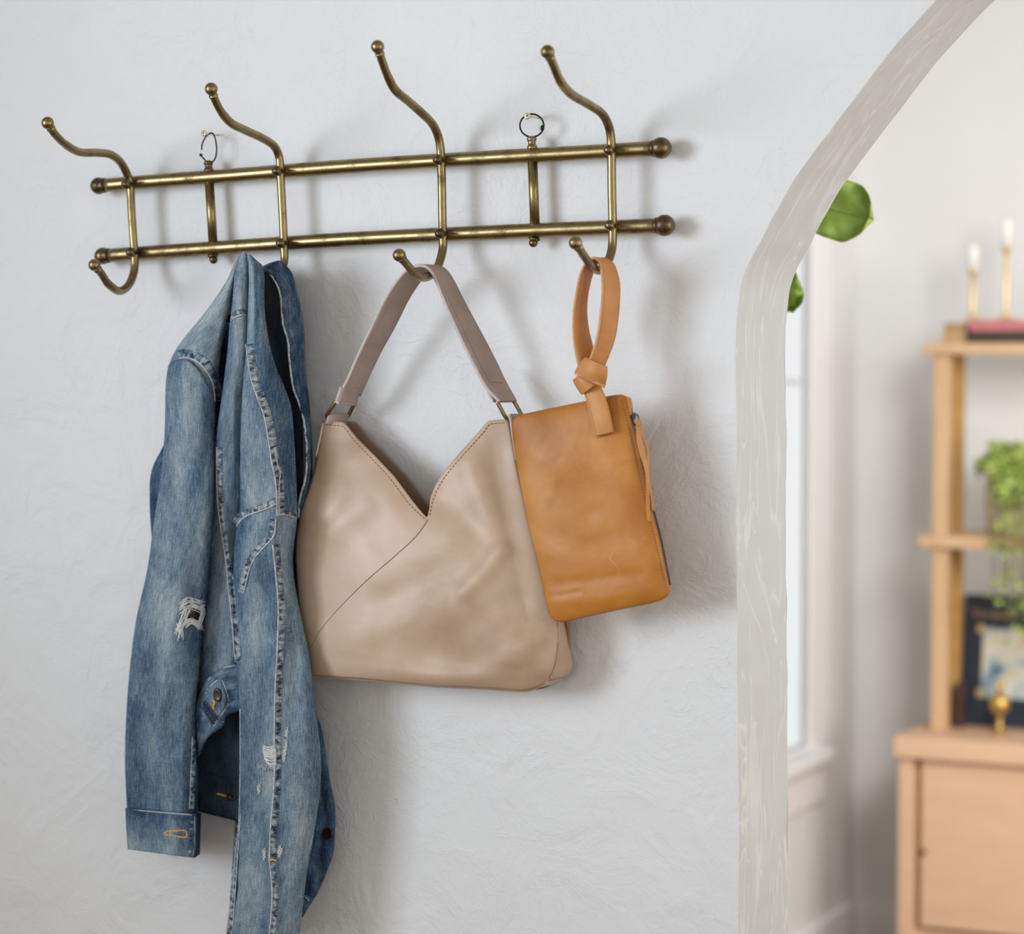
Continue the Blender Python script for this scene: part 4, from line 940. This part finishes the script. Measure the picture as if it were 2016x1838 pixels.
for pxc, ptop, pcup, lb in ((1914.5, 484, 533, 'shorter brass candlestick with white candle, left of the pair'), (1980, 432, 487, 'taller brass candlestick with white candle, right of the pair')):
    Yc = SF_+.07; c0 = at(pxc, 640, Yc); zt_, zc_ = at(pxc, ptop, Yc).z, at(pxc, pcup, Yc).z
    t = thing('candlestick', (c0.x, Yc, zc), lb, 'candlestick', 'candlesticks on the pink book')
    b0 = Vector((c0.x, Yc, zc)); h = zc_-zc
    MB().lathe(b0, (0, 0, 1), [(0, .022), (.003, .022), (.006, .008), (.012, .0055), (h-.02, .0045), (h-.012, .0075), (h, .0125), (h+.002, .0125)], 20).build('stem', M_GOLD, t)
    cc = thing('candle', b0+Vector((0, 0, h+.001)), 'short white candle in the %s brass candlestick' % ('shorter' if ptop > 450 else 'taller'), 'candle', 'white candles')
    MB().lathe(b0+Vector((0, 0, h+.001)), (0, 0, 1), [(0, .0118), (zt_-zc_-.004, .0112), (zt_-zc_, .009), (zt_-zc_-.001, .002)], 18).build('wax', M_WAX, cc)
    MB().tube([b0+Vector((0, 0, h+zt_-zc_-.002)), b0+Vector((.001, 0, h+zt_-zc_+.006))], .0008, 6).build('wick', M_BROWN, cc)
# trailing plant in a pale basket on the middle shelf
z2 = t2a.z
M_BASK = simple('woven_basket', (0.62, 0.50, 0.36), .9, var=.3, vs=60, bmp=.8, bs=120, bd=.004)
pc = at(1992, 1040, SF_+.10); pr_ = .062
pl = thing('trailing_plant', (pc.x, SF_+.10, z2), 'trailing green plant in a woven pot on the middle shelf', 'plant')
ph = at(1985, 915, SF_+.1).z - z2
mbp = MB().lathe((pc.x, SF_+.10, z2), (0, 0, 1), [(0, .05), (.01, .056), (ph*.5, .062), (ph*.95, .058), (ph, .060), (ph-.004, .052), (ph-.02, .050)], 28).build('pot', M_BASK, pl)
MB().lathe((pc.x, SF_+.10, z2+ph-.03), (0, 0, 1), [(0, .049), (.012, .049)], 20).build('soil', M_BROWN, pl)
def leafmat(name, c0, c1):
    m, nt, b = newmat(name); tc = nd(nt, 'TexCoord').outputs['Object']; b.inputs['Roughness'].default_value = .45
    nt.links.new(ramp(nt, noise_(nt, tc, 25, 3), [(.35, c0), (.65, c1)]), b.inputs['Base Color']); b.inputs['Subsurface Weight'].default_value = 0.0; return m
M_LEAF = leafmat('light_green_leaf', (0.26, 0.38, 0.06), (0.48, 0.58, 0.16)); M_FIG = leafmat('fig_leaf', (0.25, 0.40, 0.04), (0.36, 0.50, 0.09))
M_VINE = simple('green_stem', (0.14, 0.18, 0.05), .6, var=.2)
rnd = random.Random(11); lf = MB(); vn = MB()
def leaflet(mb_, c, d_, s):
    d_ = d_.normalized(); sd = d_.orthogonal().normalized(); sd = (Matrix.Rotation(rnd.uniform(0, 6.28), 3, d_) @ sd); up = d_.cross(sd)
    pts = [c, c+d_*s*.3+sd*s*.35+up*s*.06, c+d_*s*.75+sd*s*.28+up*s*.04, c+d_*s, c+d_*s*.75-sd*s*.28+up*s*.04, c+d_*s*.3-sd*s*.35+up*s*.06, c+d_*s*.5]
    mb_.add(pts, [(0, 1, 6), (1, 2, 6), (2, 3, 6), (3, 4, 6), (4, 5, 6), (5, 0, 6)])
cen = Vector((pc.x, SF_+.10, z2+ph))
for k in range(40):
    a_ = rnd.uniform(0, 6.28) if k % 3 else rnd.uniform(-2.6, -.6); out = rnd.uniform(.02, .07); drop = rnd.choice([-.01, .0, .02, .04, .09])
    p0 = cen+Vector((math.cos(a_)*.03, math.sin(a_)*.03, -.01)); p1 = cen+Vector((math.cos(a_)*out*.8, math.sin(a_)*out, .035+rnd.uniform(-.02, .02)))
    p2 = cen+Vector((math.cos(a_)*(out+.02), math.sin(a_)*(out+.035), -drop*.4)); p3 = cen+Vector((math.cos(a_)*(out+.02)+rnd.uniform(-.02, .03), math.sin(a_)*(out+.04), -drop))
    path = spline([tuple(p0), tuple(p1), tuple(p2), tuple(p3)], 24); path = [Vector(q) for q in path]
    if abs((path[0]-path[1]).length) < 1e-7: continue
    vn.tube(path, .0009, 5)
    for q in path[3:]:
        for _ in range(2): leaflet(lf, q+Vector([rnd.uniform(-.004, .004) for _ in range(3)]), Vector((rnd.uniform(-1, 1), rnd.uniform(-1, .6), rnd.uniform(-1, .5))), rnd.uniform(.012, .020))
# curtain of long vines in front of the shelf edge
for k in range(34):
    x0 = pc.x+rnd.uniform(-.012, .12); y0 = SF_-rnd.uniform(.008, .03)
    L = rnd.uniform(.18, .34); path = [Vector(q) for q in spline([(cen.x+.02, cen.y-.03, cen.z), (x0, SF_+.02, cen.z+.01), (x0, y0, cen.z-.06), (x0+rnd.uniform(-.01, .015), y0, cen.z-.06-L)], 34)]
    vn.tube(path, .0009, 5)
    for q in path[4:]:
        for _ in range(2): leaflet(lf, q+Vector([rnd.uniform(-.006, .006) for _ in range(3)]), Vector((rnd.uniform(-1, 1), rnd.uniform(-1, .4), rnd.uniform(-1, .4))), rnd.uniform(.013, .022))
vn.build('vines', M_VINE, pl, kind='stuff'); lf.build('foliage', M_LEAF, pl, smooth=False, kind='stuff')
# dark book standing on the cabinet, a picture panel on its cover
M_NAVY = simple('navy_cover', (0.010, 0.020, 0.035), .5, var=.2)
YN = 2.80
def q_(px, py, Y=YN): return P(px, py, Y)
nb = thing('standing_book', (q_(1960, 1400).x, YN+.02, zt), 'large navy art book with gold title leaning upright on the cabinet', 'book')
x0, x1_ = q_(1889, 1300).x, q_(1889, 1300).x+.235; zt2 = q_(1889, 1173).z
lean = .035
def slab(a0, b0, z0, z1, y0, th, name, mat, par, sm=False):
    H_ = zt2-zt; f = lambda z: lean*(z-zt)/H_
    v = [(a0, y0+f(z0), z0), (b0, y0+f(z0), z0), (b0, y0+th+f(z0), z0), (a0, y0+th+f(z0), z0), (a0, y0+f(z1), z1), (b0, y0+f(z1), z1), (b0, y0+th+f(z1), z1), (a0, y0+th+f(z1), z1)]
    return MB().add(v, [(0,3,2,1),(4,5,6,7),(0,1,5,4),(1,2,6,5),(2,3,7,6),(3,0,4,7)]).build(name, mat, par, smooth=sm)
slab(x0, x1_, zt+.001, zt2, YN, .003, 'cover', M_NAVY, nb); slab(x0, x1_, zt+.001, zt2, YN+.024, .003, 'cover', M_NAVY, nb)
slab(x0+.004, x1_-.002, zt+.004, zt2-.004, YN+.003, .021, 'pages', M_PAGE, nb)
m, nt, b = newmat('painted_picture'); tc = nd(nt, 'TexCoord').outputs['Object']; b.inputs['Roughness'].default_value = .5
n1 = nd(nt, 'TexNoise', Vector=tc, Scale=11.0, Detail=2.0, Distortion=.6).outputs['Fac']
nt.links.new(ramp(nt, n1, [(.30, (.08, .16, .24)), (.42, (.33, .42, .45)), (.52, (.62, .63, .55)), (.64, (.55, .42, .16)), (.75, (.28, .22, .05))]), b.inputs['Base Color'])
xp0 = q_(1930, 1300).x; zp1, zp0 = q_(1930, 1237).z, q_(1930, 1372).z
slab(xp0, x1_-.02, zp0, zp1, YN-.0012, .0012, 'picture_panel', m, nb)
for cx_, cz in ((xp0-.008, zp1), (xp0-.004, zp0+.012)): slab(cx_-.006, cx_+.010, cz-.012, cz+.006, YN-.0018, .0012, 'corner_ornament', M_GOLD, nb)
fc = bpy.data.curves.new('title', 'FONT'); fc.body = 'Vermeer'; fc.size = .032; fc.extrude = .0006
fo = bpy.data.objects.new('title_tmp', fc); COL.objects.link(fo); bpy.context.view_layer.update()
me = bpy.data.meshes.new_from_object(fo.evaluated_get(bpy.context.evaluated_depsgraph_get())); bpy.data.objects.remove(fo)
M_TITLE = simple('gold_print', (0.36, 0.22, 0.12), .5, var=.1); me.materials.clear(); me.materials.append(M_TITLE)
to = bpy.data.objects.new('title', me); COL.objects.link(to); to.parent = nb
tp_ = q_(1906, 1217); to.location = Vector((tp_.x, YN+lean*(tp_.z-zt)/(zt2-zt)-.0012, tp_.z)) - nb.location; to.rotation_euler = (math.pi/2-math.atan(lean/(zt2-zt)), 0, 0); to.scale = (.95, 1, 1)
mb2 = thing('standing_book', (q_(1893, 1400, YN-.0).x, YN-.02, zt), 'thin maroon book at the shelf post beside the navy art book', 'book')
xm = q_(1886, 1300, YN-.03).x; ztm = q_(1886, 1345, YN-.03).z
M_MAR = simple('maroon_cover', (0.075, 0.035, 0.035), .6, var=.2)
MB().box((xm, YN-.05, zt), (xm+.002, YN-.006, ztm)).build('cover', M_MAR, mb2, smooth=False); MB().box((xm+.012, YN-.05, zt), (xm+.014, YN-.006, ztm)).build('cover', M_MAR, mb2, smooth=False)
MB().box((xm+.002, YN-.049, zt+.001), (xm+.012, YN-.008, ztm-.003)).build('pages', M_MAR, mb2, smooth=False)
# brass ornament in front of the book
M_OLDG = brass('yellow_brass', (0.62, 0.44, 0.13), (0.32, 0.22, 0.05), .35, .45)
YO = 2.70; oc = P(1968, 1385, YO)
orn = thing('ornament', (oc.x, YO, zt), 'round yellow brass ornament on a small foot in front of the navy book', 'ornament')
h = oc.z-zt
MB().lathe((oc.x, YO, zt), (0, 0, 1), [(0, .020), (.003, .020), (.006, .008), (h*.45, .006), (h*.6, .008)], 20).build('foot', M_OLDG, orn)
MB().lathe((oc.x, YO, oc.z), (0, 0, 1), [(-.024*math.cos(t), .024*math.sin(t)*(1+.05*math.sin(3*t))) for t in np.linspace(0, math.pi, 16)], 22).build('globe', M_OLDG, orn)
MB().lathe((oc.x, YO, oc.z+.022), (0, 0, 1), [(0, .008), (.010, .005), (.02, .012), (.03, .004), (.034, .0005)], 14).build('finial', M_OLDG, orn)
# leaf fig standing behind the arch jamb
fig = thing('fiddle_leaf_fig', (P(1505, 800, .55).x, .55, 0), 'fiddle leaf fig with broad green leaves behind the arch edge', 'plant')
M_POT = simple('grey_pot', (0.35, 0.35, 0.34), .7, var=.05)
fx = fig.location.x
MB().lathe((fx, .55, 0), (0, 0, 1), [(0, .10), (.01, .11), (.24, .13), (.25, .13), (.25, .12), (.22, .118)], 28).build('pot', M_POT, fig)
MB().lathe((fx, .55, .20), (0, 0, 1), [(0, .117), (.012, .116)], 24).build('soil', M_BROWN, fig)
zl1, zl2 = P(1600, 420, .55).z, P(1560, 570, .55).z
MB().tube([Vector((fx, .55, .2)), Vector((fx+.01, .56, .8)), Vector((fx-.005, .55, 1.3)), Vector((fx+.005, .55, zl1+.05))], [.012, .011, .009, .006], 10).build('trunk', M_VINE, fig)
def bigleaf(base, tip, wdt, nrm, cup=.012, n_=22, m_=13):
    base, tip = Vector(base), Vector(tip); ax = tip-base; L = ax.length; ax.normalize(); nrm = Vector(nrm); nrm = (nrm-ax*nrm.dot(ax)).normalized(); sd = ax.cross(nrm)
    G_ = []
    for j in range(n_):
        t = j/(n_-1); w = wdt*(max(0, math.sin(math.pi*min(1, t**.9)))**.5)*(.7+.4*t)+.001; row = []
        for i in range(m_):
            u = 2*i/(m_-1)-1
            row.append(base+ax*L*t+sd*w*u*(1+.05*math.sin(9*t))+nrm*(cup*u*u+.010*math.sin(t*9+abs(u)*5)*abs(u)-.02*t*t - .003*math.exp(-(u/.12)**2)+.004*math.sin(t*26-abs(u)*7)*abs(u)))
        G_.append(row)
    o_ = MB().grid(G_).build('leaf', M_FIG, fig, solid=.0012)
    MB().tube([base+ax*L*t+nrm*(-.02*t*t+.0012) for t in np.linspace(0, .97, 12)], [.0022*(1-.7*t) for t in np.linspace(0, 1, 12)], 6).build('midrib', M_LEAF, o_)
Yl = .55
bigleaf(P(1572, 392, Yl), P(1712, 428, Yl), .050, (-.1, -1, .15))
bigleaf(P(1530, 520, Yl), P(1560, 612, Yl), .026, (.3, -1, .1))
for (zz, an) in ((1.05, 2.4), (1.2, 3.6), (1.32, .9+2.6), (1.45, 4.2), (zl1-.06, 2.9), (zl1+.03, 1.9)):
    b0 = Vector((fx, .55, zz)); bigleaf(b0, b0+Vector((math.cos(an)*.13, abs(math.sin(an))*.13, .06)), .045, (0, -.3, 1))
for a_, b_ in (((fx, .55, zl1-.02), P(1572, 392, Yl)), ((fx, .55, zl2-.02), P(1530, 520, Yl))):
    MB().tube([Vector(a_), (Vector(a_)+Vector(b_))/2+Vector((0, 0, .008)), Vector(b_)], .0025, 7).build('petiole', M_VINE, fig)
